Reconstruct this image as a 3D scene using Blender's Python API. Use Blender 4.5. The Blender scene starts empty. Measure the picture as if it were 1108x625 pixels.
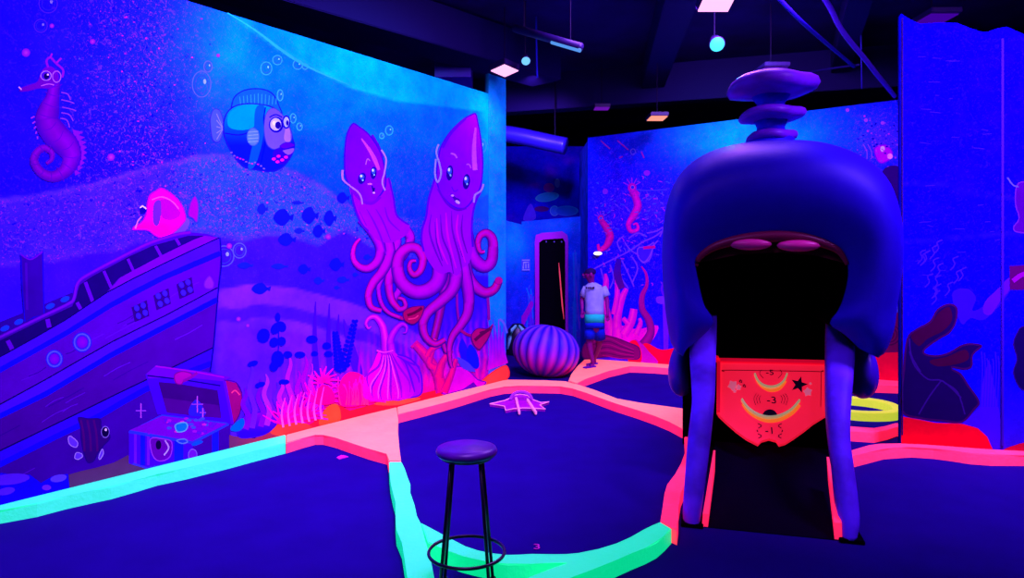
import bpy, bmesh, math, random
import numpy as np
from mathutils import Vector, Matrix
from mathutils.geometry import tessellate_polygon
random.seed(7)
SC = bpy.context.scene
COL = SC.collection

# ------------------------------------------------------------------ camera
EYE, F, CX, HOR = 1.7, 740.0, 554.0, 275.0
cam_d = bpy.data.cameras.new('camera')
cam = bpy.data.objects.new('camera', cam_d); COL.objects.link(cam)
cam.location = (0, 0, EYE); cam.rotation_euler = (math.pi/2, 0, 0)
cam_d.sensor_width = 36; cam_d.lens = F/1108*36
cam_d.shift_y = -(312.5-HOR)/1108
cam_d.clip_end = 100
SC.camera = cam
# ------------------------------------------------------------------ world and exposure
w = bpy.data.worlds.new('world'); SC.world = w; w.use_nodes = True
w.node_tree.nodes['Background'].inputs[0].default_value = (0.10, 0.0, 0.5, 1)
w.node_tree.nodes['Background'].inputs[1].default_value = 0.03
SC.view_settings.view_transform = 'Standard'; SC.view_settings.look = 'None'
SC.view_settings.exposure = 0.0; SC.view_settings.gamma = 1.0; SC.view_settings.use_curve_mapping = False
SC.cycles.max_bounces = 6; SC.cycles.diffuse_bounces = 3; SC.cycles.sample_clamp_indirect = 4
# ------------------------------------------------------------------ lights
LIT = (1.0, 0.45, 1.6)            # colour of the ultraviolet wash as the paints return it
GLOW = (0.78, 0.25, 1.85)
def area(name, loc, target, size, power, color=LIT, sy=None, spread=180):
    d = bpy.data.lights.new(name, 'AREA'); d.energy = power; d.color = [c/max(color) for c in color]
    d.size = size; d.spread = math.radians(spread)
    if sy: d.shape = 'RECTANGLE'; d.size_y = sy
    o = bpy.data.objects.new(name, d); COL.objects.link(o); o.location = loc
    o.rotation_euler = (Vector(target)-Vector(loc)).to_track_quat('-Z', 'Y').to_euler()
    return o
def spot(name, loc, target, power, color, angle=60, blend=.8, radius=.08):
    d = bpy.data.lights.new(name, 'SPOT'); d.energy = power; d.color = [c/max(color) for c in color]
    d.spot_size = math.radians(angle); d.spot_blend = blend; d.shadow_soft_size = radius
    o = bpy.data.objects.new(name, d); COL.objects.link(o); o.location = loc
    o.rotation_euler = (Vector(target)-Vector(loc)).to_track_quat('-Z', 'Y').to_euler()
    return o
KEY = .50
area('unseen_blacklight_wash', (-0.1, 3.4, 4.35), (-2.4, 6.2, 1.0), 1.2, 640*KEY, GLOW, spread=100)
area('unseen_blacklight_wash', (1.2, 6.6, 4.35), (-1.4, 7.4, 1.0), 1.0, 200*KEY, GLOW, spread=140)
area('unseen_blacklight_wash', (2.3, 6.6, 4.3), (2.8, 9.6, 1.2), 1.2, 480*KEY, GLOW, spread=130)
area('unseen_blacklight_wash', (3.7, 3.2, 4.35), (4.1, 5.9, 1.4), 1.0, 420*KEY, GLOW, spread=95)
area('unseen_blacklight_wash', (2.1, 5.9, 4.4), (2.0, 5.6, 0), 0.8, 150*KEY, GLOW)
area('unseen_blacklight_wash', (-0.3, 2.0, 4.4), (-0.4, 3.6, 0), 1.2, 150*KEY, GLOW)
spot('cyan_spot_light', (0.2, 5.4, 4.3), (-1.3, 7.3, 3.3), 210, (0, .42, 1), 62)
spot('cyan_spot_light', (-1.7, 4.4, 4.3), (-2.3, 6.4, 3.5), 130, (0, .42, 1), 80)
spot('cyan_spot_light', (0.55, 8.9, 3.9), (0.2, 11.9, 2.2), 240, (0, .5, 1), 75)
spot('unseen_blacklight_wash', (0.3, 9.4, 4.1), (0.1, 13, 2.9), 380, GLOW, 75)  # bare spot added to brighten the far wall, without a fixture
spot('unseen_blacklight_wash', (1.3, 1.0, 3.3), (1.45, 4.3, .6), 130, GLOW, 34)  # unseen spot added to brighten the whale's jaw posts
spot('cyan_spot_light', (2.4, 7.2, 4.2), (3.1, 9.7, 3.3), 130, (0, .5, 1), 60)

# ------------------------------------------------------------------ helpers
def lin(c):
    c = c/255.0
    return c/12.92 if c <= .04045 else ((c+.055)/1.055)**2.4
def alb(rgb, cap=.93):
    """the paint that shows as rgb under the ultraviolet wash"""
    return tuple(min(cap, lin(v)/l) for v, l in zip(rgb, LIT))
def lerp(a, b, t): return tuple(x+(y-x)*t for x, y in zip(a, b))
def ray(px, py): return Vector(((px-CX)/F, 1, (HOR-py)/F))
def at(px, py, Y): return ray(px, py)*Y + Vector((0, 0, EYE))
def onz(px, py, z):
    r = ray(px, py); return r*((z-EYE)/r.z) + Vector((0, 0, EYE))

def mat(name, rgb=None, rough=.7, emit=0, ecol=None, raw=None, noise=0, nscale=8, spec=.15, bump=0, bscale=40, metal=0):
    m = bpy.data.materials.new(name); m.use_nodes = True
    nt = m.node_tree; b = nt.nodes['Principled BSDF']
    c = raw if raw else alb(rgb)
    b.inputs['Base Color'].default_value = (*c, 1)
    b.inputs['Roughness'].default_value = rough
    b.inputs['Specular IOR Level'].default_value = spec
    b.inputs['Metallic'].default_value = metal
    if emit:
        b.inputs['Emission Color'].default_value = (*(ecol or c), 1)
        b.inputs['Emission Strength'].default_value = emit
    if noise or bump:
        tc = nt.nodes.new('ShaderNodeTexCoord'); n = nt.nodes.new('ShaderNodeTexNoise')
        n.inputs['Scale'].default_value = nscale; n.inputs['Detail'].default_value = 5
        nt.links.new(tc.outputs['Object'], n.inputs['Vector'])
        if noise:
            mr = nt.nodes.new('ShaderNodeMapRange'); mr.inputs['From Min'].default_value = .3; mr.inputs['From Max'].default_value = .7
            mr.inputs['To Min'].default_value = 1-noise; mr.inputs['To Max'].default_value = 1+noise*.6
            nt.links.new(n.outputs['Fac'], mr.inputs['Value'])
            vm = nt.nodes.new('ShaderNodeVectorMath'); vm.operation = 'SCALE'; vm.inputs[0].default_value = c
            nt.links.new(mr.outputs[0], vm.inputs['Scale']); nt.links.new(vm.outputs[0], b.inputs['Base Color'])
        if bump:
            n2 = nt.nodes.new('ShaderNodeTexNoise'); n2.inputs['Scale'].default_value = bscale; n2.inputs['Detail'].default_value = 4
            nt.links.new(tc.outputs['Object'], n2.inputs['Vector'])
            bp = nt.nodes.new('ShaderNodeBump'); bp.inputs['Strength'].default_value = bump; bp.inputs['Distance'].default_value = .02
            nt.links.new(n2.outputs['Fac'], bp.inputs['Height']); nt.links.new(bp.outputs[0], b.inputs['Normal'])
    return m

def mural_mat(name, speck):
    """wall paint: colours painted by hand (attribute), brush noise; speckles where alpha says"""
    m = bpy.data.materials.new(name); m.use_nodes = True
    nt = m.node_tree; L = nt.links; b = nt.nodes['Principled BSDF']
    b.inputs['Roughness'].default_value = .75; b.inputs['Specular IOR Level'].default_value = .0
    a = nt.nodes.new('ShaderNodeAttribute'); a.attribute_name = 'Col'
    tc = nt.nodes.new('ShaderNodeTexCoord')
    n = nt.nodes.new('ShaderNodeTexNoise'); n.inputs['Scale'].default_value = 5.0; n.inputs['Detail'].default_value = 7; n.inputs['Roughness'].default_value = .65
    L.new(tc.outputs['Object'], n.inputs['Vector'])
    mr = nt.nodes.new('ShaderNodeMapRange'); mr.inputs['From Min'].default_value = .3; mr.inputs['From Max'].default_value = .7
    mr.inputs['To Min'].default_value = .72 if speck else .85; mr.inputs['To Max'].default_value = 1.18 if speck else 1.08
    L.new(n.outputs['Fac'], mr.inputs['Value'])
    vm = nt.nodes.new('ShaderNodeVectorMath'); vm.operation = 'SCALE'
    L.new(a.outputs['Color'], vm.inputs[0]); L.new(mr.outputs[0], vm.inputs['Scale'])
    out = vm.outputs[0]
    if speck:
        for sc, lo, hi, colr in ((26, .60, .66, (.10, .04, .93)), (60, .60, .66, (.22, .02, .93)), (34, .62, .68, (.0, .0, .34))):
            s = nt.nodes.new('ShaderNodeTexNoise'); s.inputs['Scale'].default_value = sc; s.inputs['Detail'].default_value = 3
            s.inputs['Distortion'].default_value = 1.5
            L.new(tc.outputs['Object'], s.inputs['Vector'])
            q = nt.nodes.new('ShaderNodeMapRange'); q.inputs['From Min'].default_value = lo; q.inputs['From Max'].default_value = hi
            L.new(s.outputs['Fac'], q.inputs['Value'])
            mu = nt.nodes.new('ShaderNodeMath'); mu.operation = 'MULTIPLY'
            L.new(q.outputs[0], mu.inputs[0]); L.new(a.outputs['Alpha'], mu.inputs[1])
            mx = nt.nodes.new('ShaderNodeMix'); mx.data_type = 'RGBA'
            L.new(mu.outputs[0], mx.inputs[0]); L.new(out, mx.inputs[6]); mx.inputs[7].default_value = (*colr, 1)
            out = mx.outputs[2]
    L.new(out, b.inputs['Base Color'])
    return m
M_BG = mural_mat('mural_background_paint', True)
M_PAINT = mural_mat('mural_figure_paint', False)

def link(name, mesh, parent=None, m=None, label=None, cat=None, group=None, kind=None, smooth=False):
    o = bpy.data.objects.new(name, mesh); COL.objects.link(o)
    if m is not None:
        for mm in (m if isinstance(m, (list, tuple)) else [m]): mesh.materials.append(mm)
    if parent: o.parent = parent
    if label: o['label'] = label
    if cat: o['category'] = cat
    if group: o['group'] = group
    if kind: o['kind'] = kind
    if smooth:
        for p in mesh.polygons: p.use_smooth = True
    return o
def bobj(name, bm, parent=None, m=None, **k):
    me = bpy.data.meshes.new(name); bmesh.ops.recalc_face_normals(bm, faces=bm.faces); bm.to_mesh(me); bm.free()
    return link(name, me, parent, m, **k)
def thing(name, loc, label, cat, rz=0, group=None, kind=None):
    o = bpy.data.objects.new(name, None); COL.objects.link(o); o.location = loc; o.rotation_euler = (0, 0, rz)
    o['label'] = label; o['category'] = cat
    if group: o['group'] = group
    if kind: o['kind'] = kind
    o.empty_display_size = .1
    return o
def box(bm, c, s, rot=None, bevel=0):
    r = bmesh.ops.create_cube(bm, size=1)
    M = Matrix.Translation(c) @ (rot.to_matrix().to_4x4() if rot is not None else Matrix()) @ Matrix.Diagonal((*s, 1))
    bmesh.ops.transform(bm, matrix=M, verts=r['verts'])
    if bevel:
        es = list({e for v in r['verts'] for e in v.link_edges})
        bmesh.ops.bevel(bm, geom=es, offset=bevel, segments=2, affect='EDGES')
def tube(bm, pts, rad, seg=10, cap=True):
    pts = [Vector(p) for p in pts]; rad = rad if isinstance(rad, (list, tuple)) else [rad]*len(pts)
    rings = []; up = Vector((0, 0, 1))
    for i, p in enumerate(pts):
        t = (pts[min(i+1, len(pts)-1)]-pts[max(i-1, 0)]).normalized()
        ref = up if abs(t.dot(up)) < .95 else Vector((1, 0, 0))
        a = t.cross(ref).normalized(); b = t.cross(a).normalized()
        rings.append([bm.verts.new(p+(a*math.cos(2*math.pi*k/seg)+b*math.sin(2*math.pi*k/seg))*rad[i]) for k in range(seg)])
    for i in range(len(rings)-1):
        for k in range(seg):
            bm.faces.new((rings[i][k], rings[i][(k+1) % seg], rings[i+1][(k+1) % seg], rings[i+1][k]))
    if cap: bm.faces.new(rings[0]); bm.faces.new(rings[-1])
def lathe(bm, prof, seg=32, wob=None, c=(0, 0, 0)):
    rings = []
    for j, (r, z) in enumerate(prof):
        ring = []
        for k in range(seg):
            a = 2*math.pi*k/seg; rr = r*(1+(wob(a, j) if wob else 0))
            ring.append(bm.verts.new((c[0]+rr*math.cos(a), c[1]+rr*math.sin(a), c[2]+z)))
        rings.append(ring)
    for i in range(len(rings)-1):
        for k in range(seg):
            bm.faces.new((rings[i][k], rings[i][(k+1) % seg], rings[i+1][(k+1) % seg], rings[i+1][k]))
    bm.faces.new(rings[0]); bm.faces.new(rings[-1])
def prism(bm, top, bot, bevel=0):
    """closed prism between two equal-length outlines"""
    t = [bm.verts.new(p) for p in top]; b = [bm.verts.new(p) for p in bot]; n = len(t)
    tf = bm.faces.new(t); bm.faces.new(list(reversed(b)))
    for i in range(n): bm.faces.new((t[i], t[(i+1) % n], b[(i+1) % n], b[i]))
    if bevel: bmesh.ops.bevel(bm, geom=list(tf.edges), offset=bevel, segments=2, affect='EDGES')
def cat_open(P, n=6):
    P = [tuple(map(float, p)) for p in P]
    Q = [P[0]]+P+[P[-1]]; out = []
    for i in range(1, len(Q)-2):
        for k in range(n):
            t = k/n
            out.append(tuple(.5*(2*b+(c-a)*t+(2*a-5*b+4*c-d)*t*t+(-a+3*b-3*c+d)*t**3) for a, b, c, d in zip(Q[i-1], Q[i], Q[i+1], Q[i+2])))
    out.append(P[-1]); return out
def cat_closed(P, n=4):
    N = len(P); out = []
    for i in range(N):
        a, b, c, d = P[i-1], P[i], P[(i+1) % N], P[(i+2) % N]
        for k in range(n):
            t = k/n
            out.append(tuple(.5*(2*q+(r-p)*t+(2*p-5*q+4*r-s)*t*t+(-p+3*q-3*r+s)*t**3) for p, q, r, s in zip(a, b, c, d)))
    return out
def resample(P, n):
    P = [Vector(p) for p in P]; L = [0]
    for i in range(1, len(P)): L.append(L[-1]+(P[i]-P[i-1]).length)
    out = []
    for k in range(n):
        s = L[-1]*k/(n-1); i = 1
        while i < len(P)-1 and L[i] < s: i += 1
        t = (s-L[i-1])/max(1e-9, L[i]-L[i-1]); out.append(P[i-1].lerp(P[i], min(1, max(0, t))))
    return out

# ------------------------------------------------------------------ painted walls
class Wall:
    """a vertical wall plane that carries paint; pictures are laid out in photo pixels and land on the plane"""
    def __init__(s, name, p0, p1, top, bgcol, step=.03, thick=.12, kind='structure'):
        s.p0 = Vector((*p0, 0)); s.p1 = Vector((*p1, 0)); s.u = (s.p1-s.p0).normalized(); s.len = (s.p1-s.p0).length
        s.n = Vector((s.u.y, -s.u.x, 0))
        if s.n.dot(-s.p0-s.u*s.len*.5) < 0: s.n = -s.n
        s.top = top; s.layer = 0
        nu = max(2, int(s.len/step)); nz = max(2, int(max(top(0), top(s.len))/step))
        verts = []; cols = []; faces = []
        for j in range(nz+1):
            for i in range(nu+1):
                uu = s.len*i/nu; zz = top(uu)*j/nz; p = s.p0+s.u*uu; p.z = zz; verts.append(p)
        V = np.array([v[:] for v in verts]); 
        PX = CX+F*V[:, 0]/V[:, 1]; PY = HOR-F*(V[:, 2]-EYE)/V[:, 1]
        C = bgcol(PX, PY)
        for j in range(nz):
            for i in range(nu):
                a = j*(nu+1)+i; faces.append((a, a+1, a+nu+2, a+nu+1))
        # thickness: rear face and rim
        base = len(verts); nb = []
        rim = [i for i in range(nu+1)]+[(j*(nu+1)+nu) for j in range(1, nz+1)]+[nz*(nu+1)+i for i in range(nu-1, -1, -1)]+[j*(nu+1) for j in range(nz-1, 0, -1)]
        for k in rim: nb.append(verts[k]-s.n*thick)
        verts += nb; R = len(rim)
        for k in range(R): faces.append((rim[k], base+k, base+(k+1) % R, rim[(k+1) % R]))
        faces.append(tuple(base+k for k in range(R)))
        me = bpy.data.meshes.new(name); me.from_pydata([v[:] for v in verts], [], faces)
        at_ = me.color_attributes.new('Col', 'FLOAT_COLOR', 'POINT')
        full = np.zeros((len(verts), 4)); full[:base] = C; full[base:] = (0.004, 0, .1, 0)
        at_.data.foreach_set('color', full.ravel())
        s.o = link(name, me, None, M_BG, kind=kind)
        me.validate()
    def proj(s, px, py, off=0):
        r = ray(px, py); c = Vector((0, 0, EYE)); t = (s.p0-c).dot(s.n)/r.dot(s.n)
        return c+r*t+s.n*off
class Motif:
    def __init__(s, wall, name, label=None):
        s.w = wall; s.name = name; s.label = label; s.v = []; s.f = []; s.c = []
    def _off(s):
        s.w.layer += 1; return .0015+s.w.layer*.000008
    def add(s, pts, cols, faces, off):
        b = len(s.v)
        for (x, y) in pts: s.v.append(s.w.proj(x, y, off))
        s.c += cols; s.f += [tuple(b+i for i in f) for f in faces]
    def poly(s, pts, col, smooth=True, edge=None, ew=1.2, off=None):
        P = cat_closed(pts, 4) if smooth else [tuple(p) for p in pts]
        if edge:
            s.poly(P, edge, smooth=False)
            n = len(P); A = sum(P[i][0]*P[(i+1) % n][1]-P[(i+1) % n][0]*P[i][1] for i in range(n)); sg = 1 if A > 0 else -1
            Q = []
            for i in range(n):
                a, b = P[i-1], P[(i+1) % n]; dx, dy = b[0]-a[0], b[1]-a[1]; l = math.hypot(dx, dy) or 1
                Q.append((P[i][0]-sg*dy/l*ew, P[i][1]+sg*dx/l*ew))
            P = Q
        tris = tessellate_polygon([[Vector((x, y, 0)) for x, y in P]])
        cf = col if callable(col) else (lambda x, y: col)
        s.add(P, [alb(cf(x, y)) for x, y in P], tris, s._off())
    def ell(s, cx, cy, rx, ry, col, edge=None, n=18, rot=0, ccol=None):
        off = s._off(); pts = []; cols = []
        ca, sa = math.cos(rot), math.sin(rot)
        for k in range(n):
            a = 2*math.pi*k/n; x, y = rx*math.cos(a), ry*math.sin(a); pts.append((cx+x*ca-y*sa, cy+x*sa+y*ca)); cols.append(alb(edge or col))
        for k in range(n):
            a = 2*math.pi*k/n; x, y = .8*rx*math.cos(a), .8*ry*math.sin(a); pts.append((cx+x*ca-y*sa, cy+x*sa+y*ca)); cols.append(alb(col))
        pts.append((cx, cy)); cols.append(alb(ccol or col))
        fs = [(k, (k+1) % n, n+(k+1) % n, n+k) for k in range(n)]+[(n+k, n+(k+1) % n, 2*n) for k in range(n)]
        s.add(pts, cols, fs, off)
    def ribbon(s, path, wd, c0, c1=None, edge=None, hi=None, n=6, closed=False):
        """a brush stroke; wd: width at start and end or one per point"""
        c1 = c1 or c0; K = len(path)
        if isinstance(wd, (int, float)): wd = [wd]*K
        elif len(wd) == 2 and K != 2: wd = [wd[0]+(wd[1]-wd[0])*i/(K-1) for i in range(K)]
        P = [(x, y, ww) for (x, y), ww in zip(path, wd)]
        P = cat_closed(P, n) if closed else cat_open(P, n)
        N = len(P); off = s._off(); pts = []; cols = []; fs = []
        prof = [-.5, -.34, -.08, .2, .38, .5] if (edge or hi) else [-.5, .5]
        for i, (x, y, ww) in enumerate(P):
            a = P[(i-1) % N] if closed else P[max(0, i-1)]; b = P[(i+1) % N] if closed else P[min(N-1, i+1)]
            dx, dy = b[0]-a[0], b[1]-a[1]; l = math.hypot(dx, dy) or 1; nx, ny = -dy/l, dx/l
            if ny < 0 and (edge or hi): nx, ny, fl = -nx, -ny, -1
            else: fl = 1
            t = i/max(1, N-1); c = lerp(c0, c1, t)
            e = edge or c; h = hi or c
            pc = [e, c, h, c, lerp(c, e, .6), e] if (edge or hi) else [c, c]
            pr = prof
            if fl < 0: pc = pc[::-1]; pr = [-q for q in prof[::-1]]
            for q, cc in zip(pr, pc): pts.append((x+nx*fl*0+(-dy/l)*(q*ww), y+(dx/l)*(q*ww))); cols.append(alb(cc))
        m = len(prof)
        R = N if closed else N-1
        for i in range(R):
            j = (i+1) % N
            for k in range(m-1): fs.append((i*m+k, i*m+k+1, j*m+k+1, j*m+k))
        s.add(pts, cols, fs, off)
    def ring(s, cx, cy, rx, ry, wd, col, n=12):
        s.ribbon([(cx+rx*math.cos(2*math.pi*k/n), cy+ry*math.sin(2*math.pi*k/n)) for k in range(n)], wd, col, closed=True, n=3)
    def done(s):
        me = bpy.data.meshes.new(s.name); me.from_pydata([v[:] for v in s.v], [], s.f)
        a = me.color_attributes.new('Col', 'FLOAT_COLOR', 'POINT')
        a.data.foreach_set('color', np.array([(*c, 0) for c in s.c]).ravel())
        bm = bmesh.new(); bm.from_mesh(me)
        for f in bm.faces:
            f.normal_update()
            if f.normal.dot(s.w.n) < 0: f.normal_flip()
        bm.to_mesh(me); bm.free()
        return link(s.name, me, s.w.o, M_PAINT, label=s.label)

def np_alb(C):
    C = np.clip(C, 0, 255)/255; Lc = np.where(C <= .04045, C/12.92, ((C+.055)/1.055)**2.4)
    return np.minimum(Lc/np.array(LIT), .93)
def sst(a, b, x): t = np.clip((x-a)/(b-a), 0, 1); return t*t*(3-2*t)
def mixc(A, rgb, m): return A+(np.array(rgb, float)-A)*m[:, None]
def vnoise(x, y, s, seed=0):
    rs = np.random.RandomState(seed); T = rs.rand(64, 64)
    X = x/s+500; Y = y/s+500; xi = np.floor(X).astype(int); yi = np.floor(Y).astype(int); fx = X-xi; fy = Y-yi
    fx = fx*fx*(3-2*fx); fy = fy*fy*(3-2*fy); g = lambda a, b: T[a % 64, b % 64]
    return (g(xi, yi)*(1-fx)+g(xi+1, yi)*fx)*(1-fy)+(g(xi, yi+1)*(1-fx)+g(xi+1, yi+1)*fx)*fy
def curve(px, pts): return np.interp(px, [p[0] for p in pts], [p[1] for p in pts])
# ------------------------------------------------------------------ shell: floor, ceiling, walls
def zero_alpha(C, a): return np.concatenate([C, a[:, None]], 1)
HC = .09
M_FLOOR = mat('dark_blue_carpet', raw=(.012, .001, .15), rough=.95, noise=.12, nscale=3, spec=.02, bump=.15, bscale=220)
M_CEIL = mat('dark_ceiling_paint', raw=(.008, .0008, .10), rough=.9, noise=.5, nscale=1.2)
M_BACKROOM = mat('unlit_wall_paint', raw=(.01, .004, .12), rough=.9)
bm = bmesh.new(); box(bm, (1.5, 6.5, -.05), (17, 20, .1)); floor = bobj('floor', bm, None, M_FLOOR, kind='structure')
bm = bmesh.new(); box(bm, (1.5, 6.5, 4.75), (17, 20, .1)); bobj('ceiling', bm, None, M_CEIL, kind='structure')

# ---- left mural wall
def W2(p): return (p.x, p.y)
a_ = onz(0, 546, HC); b_ = onz(546, 410.5, HC); d_ = (b_-a_).normalized(); a_ = a_-d_*1.6
LW_LEN = (b_-a_).length
def lw_top(u): return 3.70
def bg_left(x, y):
    C = np.zeros((len(x), 3))+np.array([22, 4, 250.])
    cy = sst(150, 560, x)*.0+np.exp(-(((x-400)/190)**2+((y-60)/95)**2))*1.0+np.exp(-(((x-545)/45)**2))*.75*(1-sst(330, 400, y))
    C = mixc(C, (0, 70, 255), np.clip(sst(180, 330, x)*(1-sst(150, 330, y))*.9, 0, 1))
    C = mixc(C, (0, 150, 255), np.clip(cy, 0, 1))  # cyan: painted rays plus the lamp's pool of light laid into the paint
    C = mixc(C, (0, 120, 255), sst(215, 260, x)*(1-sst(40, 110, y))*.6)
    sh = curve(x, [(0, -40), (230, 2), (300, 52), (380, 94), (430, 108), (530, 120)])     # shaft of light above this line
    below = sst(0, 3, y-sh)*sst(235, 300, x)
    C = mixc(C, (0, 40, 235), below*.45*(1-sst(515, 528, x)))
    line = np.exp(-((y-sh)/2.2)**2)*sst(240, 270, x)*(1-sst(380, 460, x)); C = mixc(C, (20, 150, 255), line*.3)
    # second hump of seabed right of the squids
    s2 = curve(x, [(330, 400), (500, 400), (515, 215), (545, 200), (560, 200)]); C = mixc(C, (20, 70, 255), sst(0, 3, y-s2)*sst(505, 515, x)*.7)
    # first dune, pale and speckled
    d1 = curve(x, [(-200, 232), (0, 213), (60, 204), (120, 191), (180, 172), (230, 164), (280, 172), (310, 180), (345, 196), (375, 216), (420, 230), (560, 236)])+3*vnoise(x, y*0, 14, 3)
    m1 = sst(0, 3, y-d1)
    C = mixc(C, (54, 22, 255), m1*.85*(1-sst(150, 230, x))); C = mixc(C, (30, 58, 255), m1*sst(150, 230, x)*(1-sst(420, 470, x))*.9)
    cr = np.exp(-((y-d1-3)/3.)**2); C = mixc(C, (90, 40, 255), cr*.5*(1-sst(420, 450, x)))
    # second band, deeper violet blue
    d2 = curve(x, [(-200, 330), (0, 283), (60, 280), (140, 262), (210, 250), (240, 252), (262, 258), (300, 249), (345, 262), (372, 246), (400, 262), (545, 300)])+4*vnoise(x, y*0, 12, 8)
    m2 = sst(0, 4, y-d2); C = mixc(C, (46, 4, 250), m2*.9)
    C = mixc(C, (80, 20, 255), np.exp(-((y-d2+1)/3.5)**2)*.45)
    # lilac arches over the coral garden
    d3 = curve(x, [(200, 330), (236, 312), (270, 306), (320, 310), (380, 326), (430, 345), (480, 380), (545, 430)])
    m3 = sst(0, 3, y-d3)*sst(228, 240, x); C = mixc(C, (104, 26, 250), m3*.9)
    d4 = d3+20+6*vnoise(x, y*0, 20, 5); m4 = sst(0, 3, y-d4)*(1-sst(14, 17, y-d4))*sst(228, 240, x); C = mixc(C, (50, 6, 245), m4*.8)
    d5 = d3+46; m5 = sst(0, 6, y-d5)*sst(236, 250, x); C = mixc(C, (92, 14, 252), m5*.7)
    # towards the seabed magenta, then hot red: coral paint plus edging-board glow painted in
    base = curve(x, [(-200, 600), (0, 546), (310, 473), (366, 455), (546, 410)])
    hot = sst(275, 330, x); d = base-y
    st = .6+.4*np.sin(x*.9+3*vnoise(x, y, 9, 2))
    C = mixc(C, (205, 0, 225), hot*(1-sst(26, 108, d+12*vnoise(x, y, 7, 4)))*st*.95)
    C = mixc(C, (255, 0, 130), hot*(1-sst(14, 64, d+14*vnoise(x, y, 6, 9)))*.9*(1-sst(400, 545, x)*.5))
    C = mixc(C, (60, 10, 245), (1-hot)*sst(225, 240, x)*sst(320, 360, y)*.4)
    v = vnoise(x, y, 22, 1); C = C*(1-.10*(v[:, None]-.5)*2)
    # where the fine dabs of the brush sit
    A = np.exp(-(((x-150)/60)**2))*(1-sst(190, 260, y))*.95+m1*(1-m2)*.85+.10+np.exp(-(((x-445)/60)**2+((y-190)/50)**2))*.25
    A = A*(1-sst(300, 340, y)*.8)*(1-np.clip(cy, 0, 1)*.6)
    return zero_alpha(np_alb(C), np.clip(A, 0, 1))
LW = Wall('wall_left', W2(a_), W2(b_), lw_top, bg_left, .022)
# ---- column at the end of the left wall, a little taller
c0 = b_-d_*.34
def bg_col(x, y):
    C = np.zeros((len(x), 3))+np.array([0, 150, 255.]); C = mixc(C, (40, 60, 255), sst(330, 395, y)); C = mixc(C, (230, 20, 200), sst(375, 410, y)*.8)
    C = mixc(C, (10, 100, 255), .5*vnoise(x, y, 10, 3)+.3*sst(150, 260, y))
    return zero_alpha(np_alb(C), .25+0*x)
bm = bmesh.new(); nn = Vector((d_.y, -d_.x, 0)); ql = c0; qr = b_+d_*.03
pts = [ql+nn*-.02, qr+nn*-.02, qr-nn*.36, ql-nn*.36]
COLN = Wall('trim_column', W2(c0+d_*.0), W2(b_+d_*.02), lambda u: 3.95, bg_col, .04, thick=.06)
COLN.o.location = nn*.006 + Vector((0, 0, 0))

# ---- back mural wall
e_ = onz(640, 388, HC); f_ = onz(960, 411, HC); g_ = (f_-e_).normalized()
e0 = e_-g_*.06; f0 = f_+g_*3.2
BLEN = (f0-e0).length
def bg_back(x, y):
    C = np.zeros((len(x), 3))+np.array([14, 2, 250.])
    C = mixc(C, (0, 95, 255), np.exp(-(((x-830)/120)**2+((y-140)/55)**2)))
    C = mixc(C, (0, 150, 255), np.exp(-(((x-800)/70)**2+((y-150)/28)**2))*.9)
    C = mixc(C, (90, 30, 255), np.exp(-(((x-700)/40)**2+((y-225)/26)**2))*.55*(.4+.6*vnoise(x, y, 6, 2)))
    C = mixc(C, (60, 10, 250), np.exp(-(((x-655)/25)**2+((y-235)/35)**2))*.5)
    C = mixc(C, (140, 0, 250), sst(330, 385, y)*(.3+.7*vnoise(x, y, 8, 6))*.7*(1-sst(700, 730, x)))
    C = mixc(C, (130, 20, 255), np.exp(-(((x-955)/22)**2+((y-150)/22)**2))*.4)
    A = .25+np.exp(-(((x-690)/60)**2+((y-235)/60)**2))*.7+np.exp(-(((x-950)/30)**2+((y-150)/30)**2))*.9
    return zero_alpha(np_alb(C), np.clip(A, 0, 1))
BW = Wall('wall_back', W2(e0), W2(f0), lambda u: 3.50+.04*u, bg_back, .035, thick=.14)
bm = bmesh.new(); box(bm, (1.28, 11.4, 1.75), (.16, 1.5, 3.5)); bobj('wall_return', bm, None, mat('return_wall_paint', (14, 20, 255), rough=.9, noise=.4, nscale=6), kind='structure')

# ---- right mural panel, its top edge sawn to waves
r0 = onz(975, 478.5, HC); r1 = onz(1084, 486, HC); rd = (r1-r0).normalized(); r2 = r1+rd*1.3
def rw_top(u):
    P = [(0, 3.76), (.06, 3.71), (.14, 3.66), (.3, 3.655), (.42, 3.64), (.55, 3.57), (.62, 3.54), (.72, 3.57), (.78, 3.575), (.9, 3.5), (1.1, 3.38), (1.4, 3.45), (2.2, 3.4)]
    return float(np.interp(u, [p[0] for p in P], [p[1] for p in P]))
def bg_right(x, y):
    C = np.zeros((len(x), 3))+np.array([6, 0, 254.])
    v = vnoise(x, y, 16, 4)*.6+vnoise(x, y, 5, 7)*.4; C = mixc(C, (24, 0, 236), sst(.45, .8, v)*.35)
    ln = np.exp(-((y-206-8*np.sin(x*.03))/1.6)**2)+np.exp(-((y-262+.08*(x-975)))**2/3); C = mixc(C, (44, 10, 255), np.clip(ln, 0, 1)*.4)
    C = mixc(C, (64, 8, 245), sst(400, 480, y)*.7*sst(1035, 1070, x))
    return zero_alpha(np_alb(C), .05+0*x)
RW = Wall('wall_right', W2(r0), W2(r2), rw_top, bg_right, .035, thick=.1)

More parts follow.
